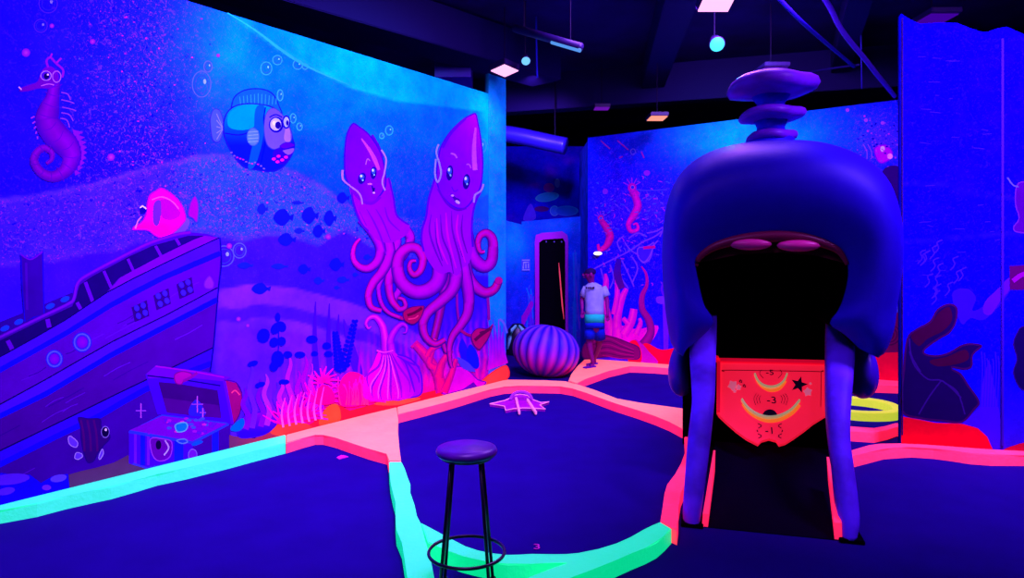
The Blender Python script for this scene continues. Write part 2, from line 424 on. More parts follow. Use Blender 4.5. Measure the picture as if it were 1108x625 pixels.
# ---- recess with the door, left of the back wall
def bg_door(x, y):
    C = np.zeros((len(x), 3))+np.array([8, 30, 250.])
    C = mixc(C, (0, 120, 255), np.exp(-(((x-556)/18)**2+((y-262)/34)**2))*.9)  # lamp-lit cyan of the side facet, painted into the wall colour
    C = mixc(C, (20, 75, 255), np.exp(-(((x-600)/30)**2+((y-243)/10)**2))*.8)
    C = mixc(C, (60, 20, 250), sst(300, 370, y)*vnoise(x, y, 7, 3)); C = mixc(C, (170, 0, 220), sst(345, 375, y)*vnoise(x, y, 9, 8)*.8)
    return zero_alpha(np_alb(C), .3+0*x)
DY = 11.95
DW = Wall('wall_door', (.17, DY), (1.22, DY), lambda u: 2.27+.09*u, bg_door, .04, thick=.2)
DS = Wall('wall_door_side', (-1.1, 11.05), (.17, DY), lambda u: 2.5-.18*u, bg_door, .05, thick=.2)
def bg_far(x, y):
    C = np.zeros((len(x), 3))+np.array([8, 0, 190.]); C = mixc(C, (14, 4, 250), np.exp(-(((x-600)/34)**2+((y-212)/26)**2)))
    C = mixc(C, (90, 0, 200), vnoise(x, y, 11, 4)*sst(.5, .9, vnoise(x, y, 17, 5))*.8)
    return zero_alpha(np_alb(C), .1+0*x)
FW = Wall('wall_far', (-2.5, 13.0), (2.2, 13.0), lambda u: 3.75, bg_far, .06)
bm = bmesh.new()
box(bm, (1.5, 16.3, 2.35), (17, .1, 4.9)); bobj('wall_rear', bm, None, M_BACKROOM, kind='structure')

# ================================================================== painted figures
B = (22, 4, 250)
# ---------- bubbles and dabs
m = Motif(LW, 'painted_bubble_trail', 'pale painted bubbles drifting over the blue mural')
for x, y, rx, ry in ((52, 4, 10, 10), (44, 28, 7, 7), (218, 91, 10, 14), (225, 72, 4.5, 6), (288, 74, 6, 7), (242, 277, 11, 11), (259, 271, 7, 8), (421, 141, 4, 5), (413, 147, 2.5, 3), (496, 145, 6, 9), (520, 158, 6, 8), (303, 103, 3, 6), (324, 137, 3, 4), (317, 128, 3, 5), (300, 65, 5, 5), (322, 70, 5, 5), (330, 72, 3, 3)):
    c = (40, 130, 255) if x > 270 and y < 170 else ((70, 70, 255) if x > 200 else (64, 20, 250))
    m.ring(x, y, rx, ry, 1.1, c); m.ring(x, y, rx*.7, ry*.7, .6, lerp(c, (20, 30, 250), .5)); m.ell(x+rx*.35, y-ry*.2, rx*.16, ry*.2, lerp(c, (200, 220, 255), .4))
for x, y, r in ((28, 57, 4.5), (120, 170, 4), (248, 266, 3), (100, 45, 3), (258, 345, 2.5), (268, 352, 2), (56, 28, 2.5), (236, 60, 2), (355, 256, 3)): m.ell(x, y, r, r, (120, 10, 240), ccol=(160, 40, 255))
rr = random.Random(3)
m.ribbon([(246, 14), (275, 32), (300, 51), (322, 66), (345, 78), (380, 93)], [1, 2, 3.2, 3, 2, .6], (30, 150, 255), (30, 130, 255))
for i in range(150):
    x = rr.gauss(148, 26); y = rr.uniform(8, 180); x += (y-90)*.15
    m.ell(x, y, rr.uniform(.5, 1.5), rr.uniform(.4, 1.3), rr.choice([(120, 20, 240), (60, 60, 255), (170, 20, 230), (20, 0, 170), (0, 0, 200)]), n=6)
for i in range(120):
    x = rr.uniform(165, 430); y = rr.gauss(212, 22) if x < 330 else rr.gauss(248, 7)
    if 372 < x and y < 235: continue
    m.ell(x, y, rr.uniform(.6, 1.8), rr.uniform(.4, 1.2), rr.choice([(90, 60, 255), (120, 50, 255), (40, 90, 255), (20, 10, 220), (150, 30, 240)]), n=6)
m.done()
m = Motif(LW, 'painted_fish_shoal', 'shoal of small dark blue fish silhouettes painted on the mural')
for x, y, rx, ry, c in ((283, 226, 5, 6, 1), (305, 235, 9.5, 9, 0), (321, 219, 6, 2, 1), (334, 233, 8, 9, 0), (356, 236, 6, 8.5, 0), (344, 250, 6, 7, 0), (370, 214, 6, 6, 0), (309, 259, 8.5, 7, 0), (323, 249.5, 5, 3, 1), (264, 287, 7.5, 3.4, 1), (301, 288, 8, 3, 1), (328, 291, 6, 5.5, 0), (363, 286, 7, 7, 0), (344, 303.5, 5, 4, 1), (370, 302.5, 6, 3.6, 1), (397, 278, 4, 3, 1), (384, 297, 3, 2.4, 1), (364, 311, 3, 2, 1), (281, 312, 9, 6, 0)):
    c = (10, 10, 225) if c == 0 else (14, 20, 240)
    m.poly([(x-rx, y), (x-rx*.5, y-ry*.8), (x+rx*.3, y-ry), (x+rx*.8, y-ry*.3), (x+rx, y-ry*.1), (x+rx*.7, y+ry*.5), (x+rx*.1, y+ry), (x-rx*.6, y+ry*.7)], c)
    m.poly([(x+rx*.6, y), (x+rx*1.35, y-ry*.45), (x+rx*1.2, y+ry*.45)], c, smooth=False)
m.done()
# ---------- seahorse
m = Motif(LW, 'painted_seahorse', 'large purple seahorse with curled tail painted on the mural')
for i in range(9):
    t = i/8; m.poly([(78+10*math.sin(t*3), 140+t*42), (90+6*math.sin(t*3.1)-t*4, 143+t*44), (80+8*math.sin(t*3), 148+t*42)], (110, 10, 200), smooth=False)
for a, bb in (((66, 100), (76, 108)), ((66, 108), (80, 112)), ((67, 116), (82, 120)), ((66, 122), (79, 131)), ((65, 128), (75, 138))):
    m.ribbon([a, ((a[0]+bb[0])/2+2, a[1]+2), bb], 1.3, (120, 40, 230))
path = [(54, 78), (58, 92), (57, 104), (53, 118), (51, 132), (60, 146), (72, 158), (77, 171), (71, 184), (58, 191), (45, 187), (37, 176), (39, 166), (47, 160), (55, 164), (56, 172), (50, 177)]
m.ribbon(path, [19, 14, 15, 23, 27, 29, 27, 21, 16, 13, 11, 10, 9, 8, 7, 5.5, 4], (88, 0, 158), (92, 0, 150), edge=(44, 0, 150), hi=(112, 0, 168))
for i in range(16):
    p = cat_open(path, 6)[6+i*5]; q = cat_open(path, 6)[7+i*5]; l = math.hypot(q[0]-p[0], q[1]-p[1]) or 1; nx, ny = -(q[1]-p[1])/l, (q[0]-p[0])/l; wv = 5 if i > 9 else 9
    m.ribbon([(p[0]-nx*wv, p[1]-ny*wv), (p[0]+2, p[1]+2), (p[0]+nx*wv, p[1]+ny*wv)], .9, (74, 0, 160))
m.poly([(22, 95), (21, 99), (30, 99), (42, 96), (54, 96), (62, 90), (63, 80), (56, 72), (48, 73), (43, 80), (40, 88), (30, 92)], (90, 0, 160), edge=(70, 0, 180), ew=.8)
m.ribbon([(52, 73), (50, 66), (54, 62), (58, 66), (62, 70), (68, 76), (67, 84)], 2.4, (120, 8, 190))
m.ribbon([(54, 63), (56, 58)], 2, (140, 10, 200)); m.ribbon([(61, 68), (66, 63)], 2, (140, 10, 200))
m.ell(49.5, 82, 6, 5.4, (66, 0, 200), edge=(190, 120, 255)); m.ell(50, 82.5, 3, 3.3, (16, 0, 90), ccol=(10, 0, 60)); m.ell(51.5, 80.8, 1.1, 1.1, (220, 200, 255))
m.ring(61, 83, 4.5, 6, 1.1, (150, 70, 255)); m.ribbon([(23, 97), (20, 94)], 1.4, (200, 120, 255)); m.ribbon([(44, 93), (52, 91), (58, 92)], 1, (170, 70, 240))
for i in range(5): m.ribbon([(37+i*.8, 126+i*5.4), (33+i*1.8, 128+i*5.6)], 1.5, (140, 30, 230))
m.done()
# ---------- the big round fish
m = Motif(LW, 'painted_grumpy_fish', 'round blue fish with bulging eyes and full lips painted on the mural')
m.poly([(242, 136), (238, 120), (231, 118), (227, 128), (228, 144), (231, 153), (238, 152)], (52, 62, 255), edge=(40, 30, 240), ew=.8)
for i in range(5): m.ribbon([(241, 139), (234, 123+i*7)], 1, (100, 90, 255))
m.poly([(250, 122), (252, 106), (264, 97), (282, 95.5), (295, 101), (302, 114), (304, 124), (280, 114), (262, 114)], (10, 70, 235), edge=(10, 20, 225), ew=1.4)
for i in range(11): m.ribbon([(260+i*3.8, 113), (259+i*4, 101+abs(i-5)*.7)], .9, (30, 110, 250))
body = [(242, 128), (249, 117), (262, 112), (280, 112), (296, 116), (306, 125), (314, 138), (317, 150), (319, 158), (315, 170), (306, 181), (293, 186), (278, 184), (264, 181), (254, 171), (246, 158), (241, 143)]
m.poly(body, lambda x, y: lerp((0, 120, 250), (4, 10, 240), min(1, max(0, (y-112)/45))), edge=(16, 10, 215), ew=1.5)
m.poly([(247, 124), (258, 116), (282, 114), (284, 128), (268, 140), (248, 138)], (0, 116, 246))
m.poly([(286, 116), (284, 150), (276, 178), (268, 181), (274, 150), (276, 118)], (4, 60, 240)); m.ribbon([(287, 116), (285, 130), (287, 150), (282, 176)], 1.5, (0, 6, 190))
m.ribbon([(243, 144), (258, 146), (270, 143)], 1.4, (10, 0, 210))
m.poly([(287, 124), (294, 116.5), (303, 121), (312, 134), (316, 148), (312, 156), (304, 159), (296, 162), (288, 156), (285, 140)], (82, 56, 255), edge=(40, 40, 240), ew=.8)
m.poly([(296, 163), (304, 160), (314, 164), (313, 172), (304, 178), (296, 174)], (30, 0, 235))
m.poly([(309, 138), (313, 140), (314, 151), (311, 154), (307, 150)], (130, 80, 255))
m.ell(298.5, 135, 8, 8.6, (14, 0, 120), edge=(14, 0, 140)); m.ell(298, 134.5, 6, 6.8, (150, 130, 255), ccol=(180, 170, 255)); m.ell(300.5, 135.5, 3.2, 4, (16, 0, 110)); m.ell(296, 133, 1.6, 2, (230, 230, 255))
m.ell(309.5, 132, 4.6, 7.4, (14, 0, 130), edge=(14, 0, 140)); m.ell(309.5, 132, 3, 5.5, (130, 130, 255)); m.ell(310.6, 133, 1.5, 3, (16, 0, 110))
m.ribbon([(291, 127), (298, 124), (305, 127)], 1.4, (10, 0, 170))
m.poly([(302, 158), (308, 154), (314, 154), (319, 157), (314, 160), (306, 161)], (60, 0, 215), edge=(20, 0, 160), ew=.6); m.poly([(305, 163), (311, 161), (318, 160), (317, 165), (311, 168)], (104, 60, 255), edge=(40, 0, 200), ew=.6)
m.ell(273.5, 148, 7, 10, (62, 92, 255), edge=(40, 60, 250))
for i in range(4): m.ribbon([(268, 143+i*3.5), (279, 142+i*3.6)], .8, (100, 120, 255))
for a in ((296, 172), (300, 175), (305, 173), (301, 169), (309, 170)): m.ell(a[0], a[1], 2.2, 1.6, (190, 10, 220))
for i in range(12): m.ell(250+i*3.2, 166+i*1.4+rr.uniform(-2, 2), 1.4, .9, rr.choice([(150, 10, 220), (90, 60, 255)]), n=7)
m.done()
# ---------- pink fish
m = Motif(LW, 'painted_tang_fish', 'flat magenta fish with small snout painted above the ship')
m.poly([(203, 232), (206, 218), (211, 212), (214.5, 222), (213, 240), (208, 236)], (140, 0, 210), edge=(90, 20, 240), ew=1)
m.poly([(200, 236), (205, 240), (200, 250), (190, 256), (180, 261), (170, 258), (188, 250)], (90, 50, 255))
m.poly([(175, 203), (168, 206), (161, 211), (158, 222), (157, 232), (152, 240), (144, 245), (143, 249), (152, 249), (160, 250), (167, 255), (177, 258.5), (188, 252), (198, 242), (201, 235), (197, 222), (188, 211)], lambda x, y: lerp((200, 0, 215), (255, 0, 150), min(1, max(0, (y-215)/30))), edge=(160, 0, 215), ew=1.6)
m.poly([(172, 217), (183, 216), (190, 223), (195, 232), (186, 238), (176, 236), (173, 228)], (160, 0, 228)); m.poly([(167, 219), (173, 217), (174, 230), (171, 243), (166, 242), (165, 230)], (96, 24, 225))
m.ribbon([(164, 216), (175, 213), (186, 218), (193, 226)], 1.2, (210, 60, 255))
m.ell(154.5, 227, 4, 4.6, (10, 0, 130), edge=(40, 0, 180)); m.ribbon([(151, 225), (154, 223), (158, 226)], 1.5, (210, 210, 255)); m.ribbon([(146, 247), (149, 239), (153, 234)], 1.6, (190, 90, 255)); m.ribbon([(140, 233), (147, 230)], 1, (10, 0, 130))
m.ribbon([(172, 259), (178, 258), (184, 261)], 1.6, (170, 130, 255))
m.done()
# ---------- the sunken ship
m = Motif(LW, 'painted_shipwreck', 'violet wooden shipwreck with portholes and stern windows painted on the mural')
S = lambda pts, col, **k: m.poly(pts, col, smooth=False, **k)
S([(-60, 395), (0, 364), (43, 343), (76, 327), (82, 305), (98, 295), (140, 273), (163, 262), (203, 251), (224, 253), (238, 258), (238, 290), (234, 330), (230, 375), (227, 400), (248, 430), (250, 492), (0, 550), (-70, 568)], (56, 0, 156))
S([(-60, 374), (0, 348), (30, 336), (78, 316), (80, 326), (43, 343), (-60, 395)], (38, 0, 140))
for x, y in ((5, 355), (20, 348), (54, 331), (70, 323.5)): m.ell(x, y, 5.5, 3, (20, 50, 255), edge=(40, 0, 160), rot=-.4)
m.poly([(21.5, 275), (27, 277), (33, 280), (40, 275), (46.5, 271), (47, 300), (48, 340), (36, 344), (26, 348), (23, 310)], (44, 0, 148), smooth=False, edge=(20, 0, 190), ew=1.3)
m.ribbon([(28, 284), (29, 335)], 2.5, (62, 0, 168)); m.ribbon([(22, 275), (33, 280.5), (46, 272)], 1.6, (90, 0, 190))
S([(-60, 400), (0, 368), (43, 347), (78, 331), (86, 308), (99, 299), (140, 277), (164, 266), (203, 255), (222, 255), (177, 276), (128, 301), (115, 316), (72, 345), (0, 385), (-60, 418)], (22, 0, 100))
for a, bb, w_ in (((92, 305), (101, 329), 4), (((112, 293)), (120, 311), 3.2), ((138, 280), (144, 293), 3), ((168, 266), (174, 277), 3), ((190, 258), (194, 265), 3), ((83, 327), (88, 336), 4), ((51, 345), (53, 354), 5), ((8, 368), (13, 378), 5)): m.ribbon([a, bb], w_, (86, 0, 196))
m.ribbon([(-60, 393), (0, 364.5), (43, 343.5), (74, 328.5), (80, 322), (84, 306), (98, 295.5), (140, 273.5), (163, 262.5), (190, 254), (206, 251.5)], 4.2, (92, 0, 190), edge=(44, 0, 150), hi=(110, 6, 205), n=4)
S([(116, 316), (130, 300), (177, 275), (210, 259), (221, 255), (236, 257), (196, 277), (160, 295)], (98, 0, 190)); m.ribbon([(120, 314), (177, 285.5), (236, 258)], 1.2, (20, 0, 110))
def band(tp, bt, c, streak=None, dark=True):
    S(tp+bt[::-1], c)
    if streak:
        k = [(x, y-3) for x, y in bt]; m.ribbon(k, 6, streak, n=2)
    if dark: m.ribbon(tp, 1.5, (16, 0, 90), n=2)
band([(-60, 417), (0, 385.6), (72, 345), (115, 316.5), (177, 285), (237, 257)], [(-60, 436), (0, 403), (72, 363), (120, 333), (177, 303), (238, 277)], (58, 6, 248), (16, 4, 255))
S([(-60, 436), (0, 403), (72, 363), (120, 333), (177, 303), (238, 277), (237, 290), (235, 311), (177, 342), (120, 370), (52, 408), (0, 437), (-60, 470)], (74, 0, 178))
band([(-60, 470), (0, 437), (52, 408.6), (120, 370), (177, 342), (235, 311)], [(-60, 485), (0, 452.7), (51, 428), (120, 387), (177, 357), (235, 327)], (64, 8, 248), (12, 4, 255))
S([(-60, 485), (0, 452.7), (51, 428), (120, 387), (177, 357), (235, 327), (230, 375), (195, 392), (140, 418), (82, 447), (0, 487), (-60, 515)], (64, 0, 150))
band([(-60, 515), (0, 487), (82, 447.6), (130, 424), (195, 393), (230, 376)], [(-60, 533), (0, 505), (60, 475), (110, 451), (157, 424), (228, 396)], (44, 2, 236), (20, 2, 250))
for k in range(26):      # grain of the planks
    t = rr.random(); x0 = rr.uniform(-20, 190); L_ = rr.uniform(14, 40); row = rr.choice([0, 1, 2])
    yb = [np.interp(x0, [0, 235], [420, 296]), np.interp(x0, [0, 235], [470, 350]), np.interp(x0, [0, 140], [520, 450])][row]+rr.uniform(-10, 10)
    if row == 2 and x0 > 75: continue
    m.ribbon([(x0, yb), (x0+L_*.5, yb-L_*.27+rr.uniform(-1.5, 1.5)), (x0+L_, yb-L_*.53)], .9, rr.choice([(84, 6, 200), (44, 0, 140)]), n=3)
for x, y, r in ((88.5, 370, 10.5), (58.5, 388, 9.5)):
    m.ell(x, y, r, r*1.05, (40, 40, 250), edge=(30, 10, 210)); m.ring(x, y, r*.8, r*.85, 1.4, (80, 80, 255)); m.ell(x, y, r*.62, r*.68, (100, 0, 216), edge=(40, 0, 170), ccol=(128, 0, 220))
for x, y in ((151.5, 336.5), (175, 323.5), (200, 311.5)):
    S([(x-9.5, y-4), (x+7, y-12), (x+9.5, y+5), (x-6, y+12)], (40, 0, 112))
    for dx, dy in ((-4, -3.4), (3, -6.4), (-2, 5), (5.2, 1.6)): m.ell(x+dx, y+dy, 2.9, 3.6, (52, 20, 240), edge=(30, 0, 160), rot=-.4)
m.poly([(226, 298), (231, 305), (230, 312), (222, 312), (220, 306)], (112, 20, 236), edge=(90, 10, 220))
m.ribbon([(237.5, 257), (239, 285), (236, 312), (231, 370), (227, 402)], 1.8, (14, 0, 130))
m.done()
# ---------- striped fish, rocks and sand by the ship
m = Motif(LW, 'painted_striped_fish', 'dark striped fish with white rimmed eye painted beside the chest')
for pts in ([(84, 478), (76, 471), (73, 474), (75, 481), (82, 484)], [(88, 490), (82, 489), (80, 495), (84, 497), (89, 494)], [(106, 494), (110, 485), (112, 490), (108, 497)]): m.poly(pts, (96, 40, 235), edge=(170, 110, 250), ew=.9)
m.poly([(84, 451), (95, 452), (108, 452.5), (110, 462), (117, 466), (119, 474), (113, 481), (106, 490), (101, 499), (94, 500), (90, 490), (87, 476), (86, 462)], (44, 0, 112), edge=(30, 0, 120))
for x in (90, 97, 104): m.ribbon([(x-3, 454), (x, 470), (x+1, 488)], 2.2, (70, 0, 110), n=4)
m.ell(113.5, 467, 4.6, 6.4, (12, 0, 60), edge=(150, 100, 255)); m.ell(114, 464.5, 1.4, 1.5, (230, 210, 255)); m.done()
m = Motif(LW, 'painted_seabed', 'painted sand and rocks running along the foot of the mural')
m.poly([(-40, 516), (0, 511), (14, 513), (32, 513), (44, 522), (56, 515), (73, 512), (75, 530), (40, 539), (0, 548), (-60, 562)], (18, 0, 235), smooth=False)
m.ell(10, 518, 22, 6, (84, 20, 240), rot=-.1); m.ell(6, 531, 10, 4, (84, 20, 240), rot=-.2); m.ell(63, 517, 9, 4, (90, 40, 250), rot=-.2); m.ell(50, 527, 5, 3, (110, 20, 240))
m.poly([(74, 513), (88, 509), (102, 506), (123, 500), (138, 492), (150, 500), (160, 509), (75, 530)], (88, 34, 106), smooth=False)
m.poly([(247, 470), (256, 472), (275, 474), (300, 458), (322, 455), (334, 459), (346, 452), (352, 440), (364, 437), (378, 444), (400, 438), (430, 429), (450, 427), (490, 417), (520, 414), (548, 408), (548, 414), (460, 438), (368, 457), (310, 476), (247, 491)], lambda x, y: lerp((120, 30, 100), (255, 20, 60), min(1, max(0, (x-262)/45))), smooth=False)
m.poly([(292, 468), (303, 458), (320, 455.5), (333, 459), (338, 466), (310, 472)], (255, 50, 60)); m.poly([(346, 460), (347, 449), (355, 439), (364, 437), (368, 446), (366, 456)], (255, 74, 50), ); m.poly([(404, 437), (422, 431.5), (440, 430), (455, 431), (430, 438)], (255, 76, 66))
m.poly([(509, 424), (520, 412), (534, 400.5), (548, 395), (548, 411)], (255, 64, 70), edge=(255, 40, 60))
m.poly([(257, 460), (262, 451), (270, 446.5), (286, 445), (296, 449), (300, 457), (290, 468), (275, 473), (258, 473)], lambda x, y: lerp((124, 0, 226), (44, 0, 220), min(1, max(0, (y-447)/20))), edge=(60, 0, 200))
m.poly([(478, 426), (483, 410), (489, 398), (500, 396), (509, 402), (517, 410), (526, 413), (520, 419), (500, 424)], lambda x, y: lerp((190, 0, 225), (225, 0, 220), .5), edge=(110, 0, 200)); m.poly([(478, 427), (500, 421), (512, 413), (516, 418), (500, 425)], (90, 0, 190), smooth=False)
m.ribbon([(488, 398), (483, 410), (477, 426)], 1.4, (110, 0, 120))
m.done()
# ---------- treasure chest
m = Motif(LW, 'painted_treasure_chest', 'open purple treasure chest with blue jewels painted on the mural')
m.poly([(252, 459), (262, 452), (264, 459), (258, 466), (249, 465)], (0, 80, 240))
S([(157, 405), (168, 396), (204, 401), (242, 408), (255, 414), (261, 427), (259, 447), (252, 459), (246, 458), (178, 448), (170, 448)], (60, 0, 216))
m.poly([(158, 404), (168, 395.5), (190, 398), (222, 402), (250, 408), (240, 412), (200, 408), (160, 409)], (96, 0, 190), smooth=False); m.ribbon([(159, 406), (200, 411), (238, 417)], 1.6, (20, 0, 120)); m.ribbon([(168, 396), (204, 401), (242, 408)], 1.5, (150, 0, 200))
S([(171, 413), (190, 414.5), (235, 422), (239, 452), (215, 450), (180, 446)], (52, 0, 112)); S([(176, 430), (236, 438), (239, 452), (180, 446)], (72, 0, 132))
S([(242, 411), (255, 414), (261.5, 427), (259, 447), (252, 459), (247, 440)], (146, 0, 112)); m.ribbon([(242, 411), (247, 436), (251, 458)], 3, (84, 0, 220)); m.ribbon([(242, 411), (255, 413.5), (261.5, 427), (259, 447), (252, 459)], 1.3, (70, 0, 130)); m.ribbon([(250, 425), (254, 422), (259, 427)], 1.4, (230, 40, 120))
m.poly([(188, 405), (196, 401), (206, 403), (208, 408), (200, 411), (196, 416), (189, 414)], (160, 0, 160), edge=(110, 0, 130)); m.ribbon([(198, 412), (206, 408), (213, 403)], 3, (126, 0, 150))
S([(139, 466), (175, 448), (246, 457), (208, 478.5)], (112, 0, 196), edge=(40, 40, 255), ew=1.5)
for k in range(40):
    x = rr.uniform(165, 235); y = rr.uniform(452, 472)
    if (y-448)/(478-448) > 1-(abs(x-205)/60): continue
    m.ell(x, y, 3, 1.7, rr.choice([(160, 10, 220), (90, 10, 230), (190, 20, 190), (60, 60, 255)]), edge=(70, 0, 170), n=8)
m.poly([(189, 459), (199, 456), (203, 460), (200, 466), (191, 467)], (10, 100, 255), edge=(90, 150, 255)); m.poly([(205, 440), (212, 432), (219, 440), (221, 449), (205, 449)], (40, 20, 250))
S([(139, 466), (160, 470), (208, 478.5), (208, 500), (159, 507), (139, 501)], (66, 0, 218)); S([(208, 478.5), (247.5, 458), (247.5, 486), (208, 497)], (58, 0, 150))
for x in (146, 154, 160): m.ribbon([(x, 469), (x, 503)], 3 if x != 154 else 5, (110, 10, 240) if x != 154 else (14, 10, 255))
for x in (192,): S([(x-4, 475), (x+6, 477.5), (x+6, 500), (x-4, 502)], (14, 14, 255))
S([(229, 467), (236, 463.5), (236, 489), (229, 491)], (20, 10, 250)); m.ribbon([(139, 467), (208, 479), (247, 458.5)], 2.2, (40, 40, 255), n=1)
m.poly([(162, 474), (177, 474), (186, 478), (184, 494), (172, 499), (164, 492)], (96, 0, 160), edge=(150, 30, 220)); m.ell(171, 481, 3, 5, (16, 0, 60)); m.ribbon([(178, 476), (182, 484), (177, 492)], 1.5, (190, 120, 240))
m.ell(208, 492, 5, 7, (110, 10, 240), edge=(150, 80, 255))
m.poly([(207, 480), (215, 476), (219, 478), (210, 482)], (10, 60, 255)); m.poly([(190, 476), (199, 474), (203, 478), (196, 480)], (30, 40, 255), edge=(90, 100, 255))
for x, y, r in ((213, 437, 9), (152, 444, 8), (219, 446, 5)): m.ribbon([(x, y-r), (x, y+r)], 1.2, (190, 60, 255)); m.ribbon([(x-r*.7, y), (x+r*.7, y)], 1, (160, 50, 255))
m.ribbon([(143, 501), (159, 506), (208, 496.5)], 2, (60, 30, 250), n=1)
m.done()
# ---------- sea plants
m = Motif(LW, 'painted_seaweed', 'tall wavy violet seaweed and blue fern fronds painted on the mural')
for i in range(11):
    x = 266+i*8+rr.uniform(-2, 2); h = rr.uniform(38, 78); y0 = 470-(x-266)*.18-6; c = rr.choice([(70, 20, 250), (124, 30, 255), (90, 0, 235), (150, 30, 250)])
    if x > 300: c = lerp(c, (230, 0, 220), .35)
    m.ribbon([(x, y0), (x+3, y0-h*.3), (x-3, y0-h*.6), (x+1, y0-h*.85), (x-1, y0-h)], [6, 6, 5, 4, 1], lerp(c, (220, 0, 210), .3), c, n=4)
for x, y1, y0 in ((341, 326, 405), (356, 328, 405), (366, 340, 400)): m.ribbon([(x+1, y0), (x-1, (y0+y1)/2), (x, y1)], [7, 5, 1], (60, 10, 240), (56, 0, 230), n=4)
m.poly([(371, 345), (378, 360), (386, 382), (392, 404), (384, 406), (376, 380)], (66, 6, 236)); m.poly([(390, 372), (389, 404), (386, 404)], (150, 0, 230), smooth=False)
D = (10, 4, 232)
for x, y, rx, ry, r in ((284.5, 363, 7, 8, .3), (298, 355, 5, 7, .6), (304, 353, 5, 6, -.6), (296, 370, 5, 5.5, .6), (304, 369, 5, 5, -.6), (300, 343, 3, 5, 0), (273, 393, 6, 3, -.3), (337, 367, 6.5, 4.5, 0), (340, 382.5, 4, 3, 0), (311, 383.5, 5, 4, .2), (324, 383.5, 6, 3.5, 0), (300, 388, 7, 9, 0), (296, 396, 5, 6, .4), (281, 416, 6, 3, -.3), (353, 374, 5, 4, 0), (355, 383, 5, 3.6, 0), (307, 413, 6, 3, 0)): m.ell(x, y, rx, ry, D, rot=r, n=12)
m.ribbon([(300, 340), (301, 372), (298, 398)], 1.2, D)
for x0, y0, x1, y1 in ((368, 404, 362, 360), (371, 400, 384, 347)):
    m.ribbon([(x0, y0), (x0*.5+x1*.5+1, y0*.5+y1*.5), (x1, y1)], 1.6, D)
    for k in range(12):
        t = (k+.5)/12; x = x0+(x1-x0)*t; y = y0+(y1-y0)*t; L_ = 7*(1-t*.55)
        for sg in (-1, 1): m.ell(x+sg*L_*.5, y-2, L_*.62, 1.9, D, rot=-sg*.45, n=8)
m.poly([(500, 366), (496, 376), (500, 390), (508, 398), (506, 380)], (30, 10, 250)); m.poly([(508, 372), (504, 386), (512, 398), (518, 396), (516, 382)], (16, 16, 250)); m.poly([(494, 386), (500, 398), (514, 402), (506, 392)], (70, 50, 255))
for i in range(10): m.ribbon([(528+i*2.2, 400-i*.8), (530+i*1.6, 375), (527+i*2, 345+(i % 3)*7)], [3, 2.2, .8], (200, 0, 220), (60, 30, 255) if i % 2 else (110, 20, 250), n=3)
m.ribbon([(540, 345), (545, 350), (548, 360)], 2.4, (90, 90, 255))
m.done()
# ---------- corals
m = Motif(LW, 'painted_coral', 'hot pink branching corals painted along the foot of the mural')
PK = (255, 0, 190)
for pth, wd in (([(478, 424), (472, 402), (460, 384), (449, 372)], [14, 11, 11, 9]), ([(474, 408), (478, 392), (488, 378)], [10, 8, 6]), ([(470, 398), (464, 392), (470, 370), (468, 366)], [8, 7, 5, 3]), ([(480, 424), (488, 404), (493, 388)], [9, 7, 5]), ([(462, 385), (466, 378), (478, 372)], [6, 6, 4])): m.ribbon(pth, wd, (230, 0, 130), (190, 0, 160), edge=(150, 0, 150), hi=(245, 10, 130))
m.ribbon([(449, 373), (447, 371)], 10, (200, 0, 150))
def bush(cx, cy, r, n, c, w_=2.4, lo=-2.9, hi_=-.2):
    for i in range(n):
        a = lo+(hi_-lo)*i/(n-1); q = r*rr.uniform(.75, 1.1)
        m.ribbon([(cx, cy), (cx+q*.5*math.cos(a)+rr.uniform(-1, 1), cy+q*.5*math.sin(a)), (cx+q*math.cos(a+.15), cy+q*math.sin(a+.15))], [w_*1.4, w_, w_*.5], lerp(c, (255, 0, 110), .6), lerp(c, (220, 0, 220), .5), n=3)
bush(320, 455, 34, 9, (255, 0, 200), 3); bush(306, 458, 24, 7, (235, 0, 225), 2.4); bush(346, 436, 26, 11, PK, 3); bush(350, 412, 18, 9, (255, 0, 210), 2.6, -3.4, .3); bush(392, 436, 24, 13, (255, 10, 170), 2.2); bush(334, 450, 22, 8, (255, 0, 160), 2)
m.poly([(366, 436), (368, 412), (378, 402), (392, 406), (398, 420), (398, 434), (380, 440)], (255, 0, 150)); m.poly([(340, 436), (344, 420), (352, 416), (360, 424), (360, 436)], (255, 0, 140))
for i in range(26):
    x = 368+rr.uniform(0, 30); m.ribbon([(x, 438), (x+rr.uniform(-3, 3), 424), (x+rr.uniform(-4, 4), 406+rr.uniform(0, 12))], 1.1, (255, 40, 130), (240, 0, 200), n=2)
for i in range(7): x = 306+i*7; m.ribbon([(x, 462-i*1.5), (x-2, 446-i), (x+2, 430-i*2)], [2.4, 2, .8], (255, 90, 200), (240, 40, 240), n=3)
m.done()
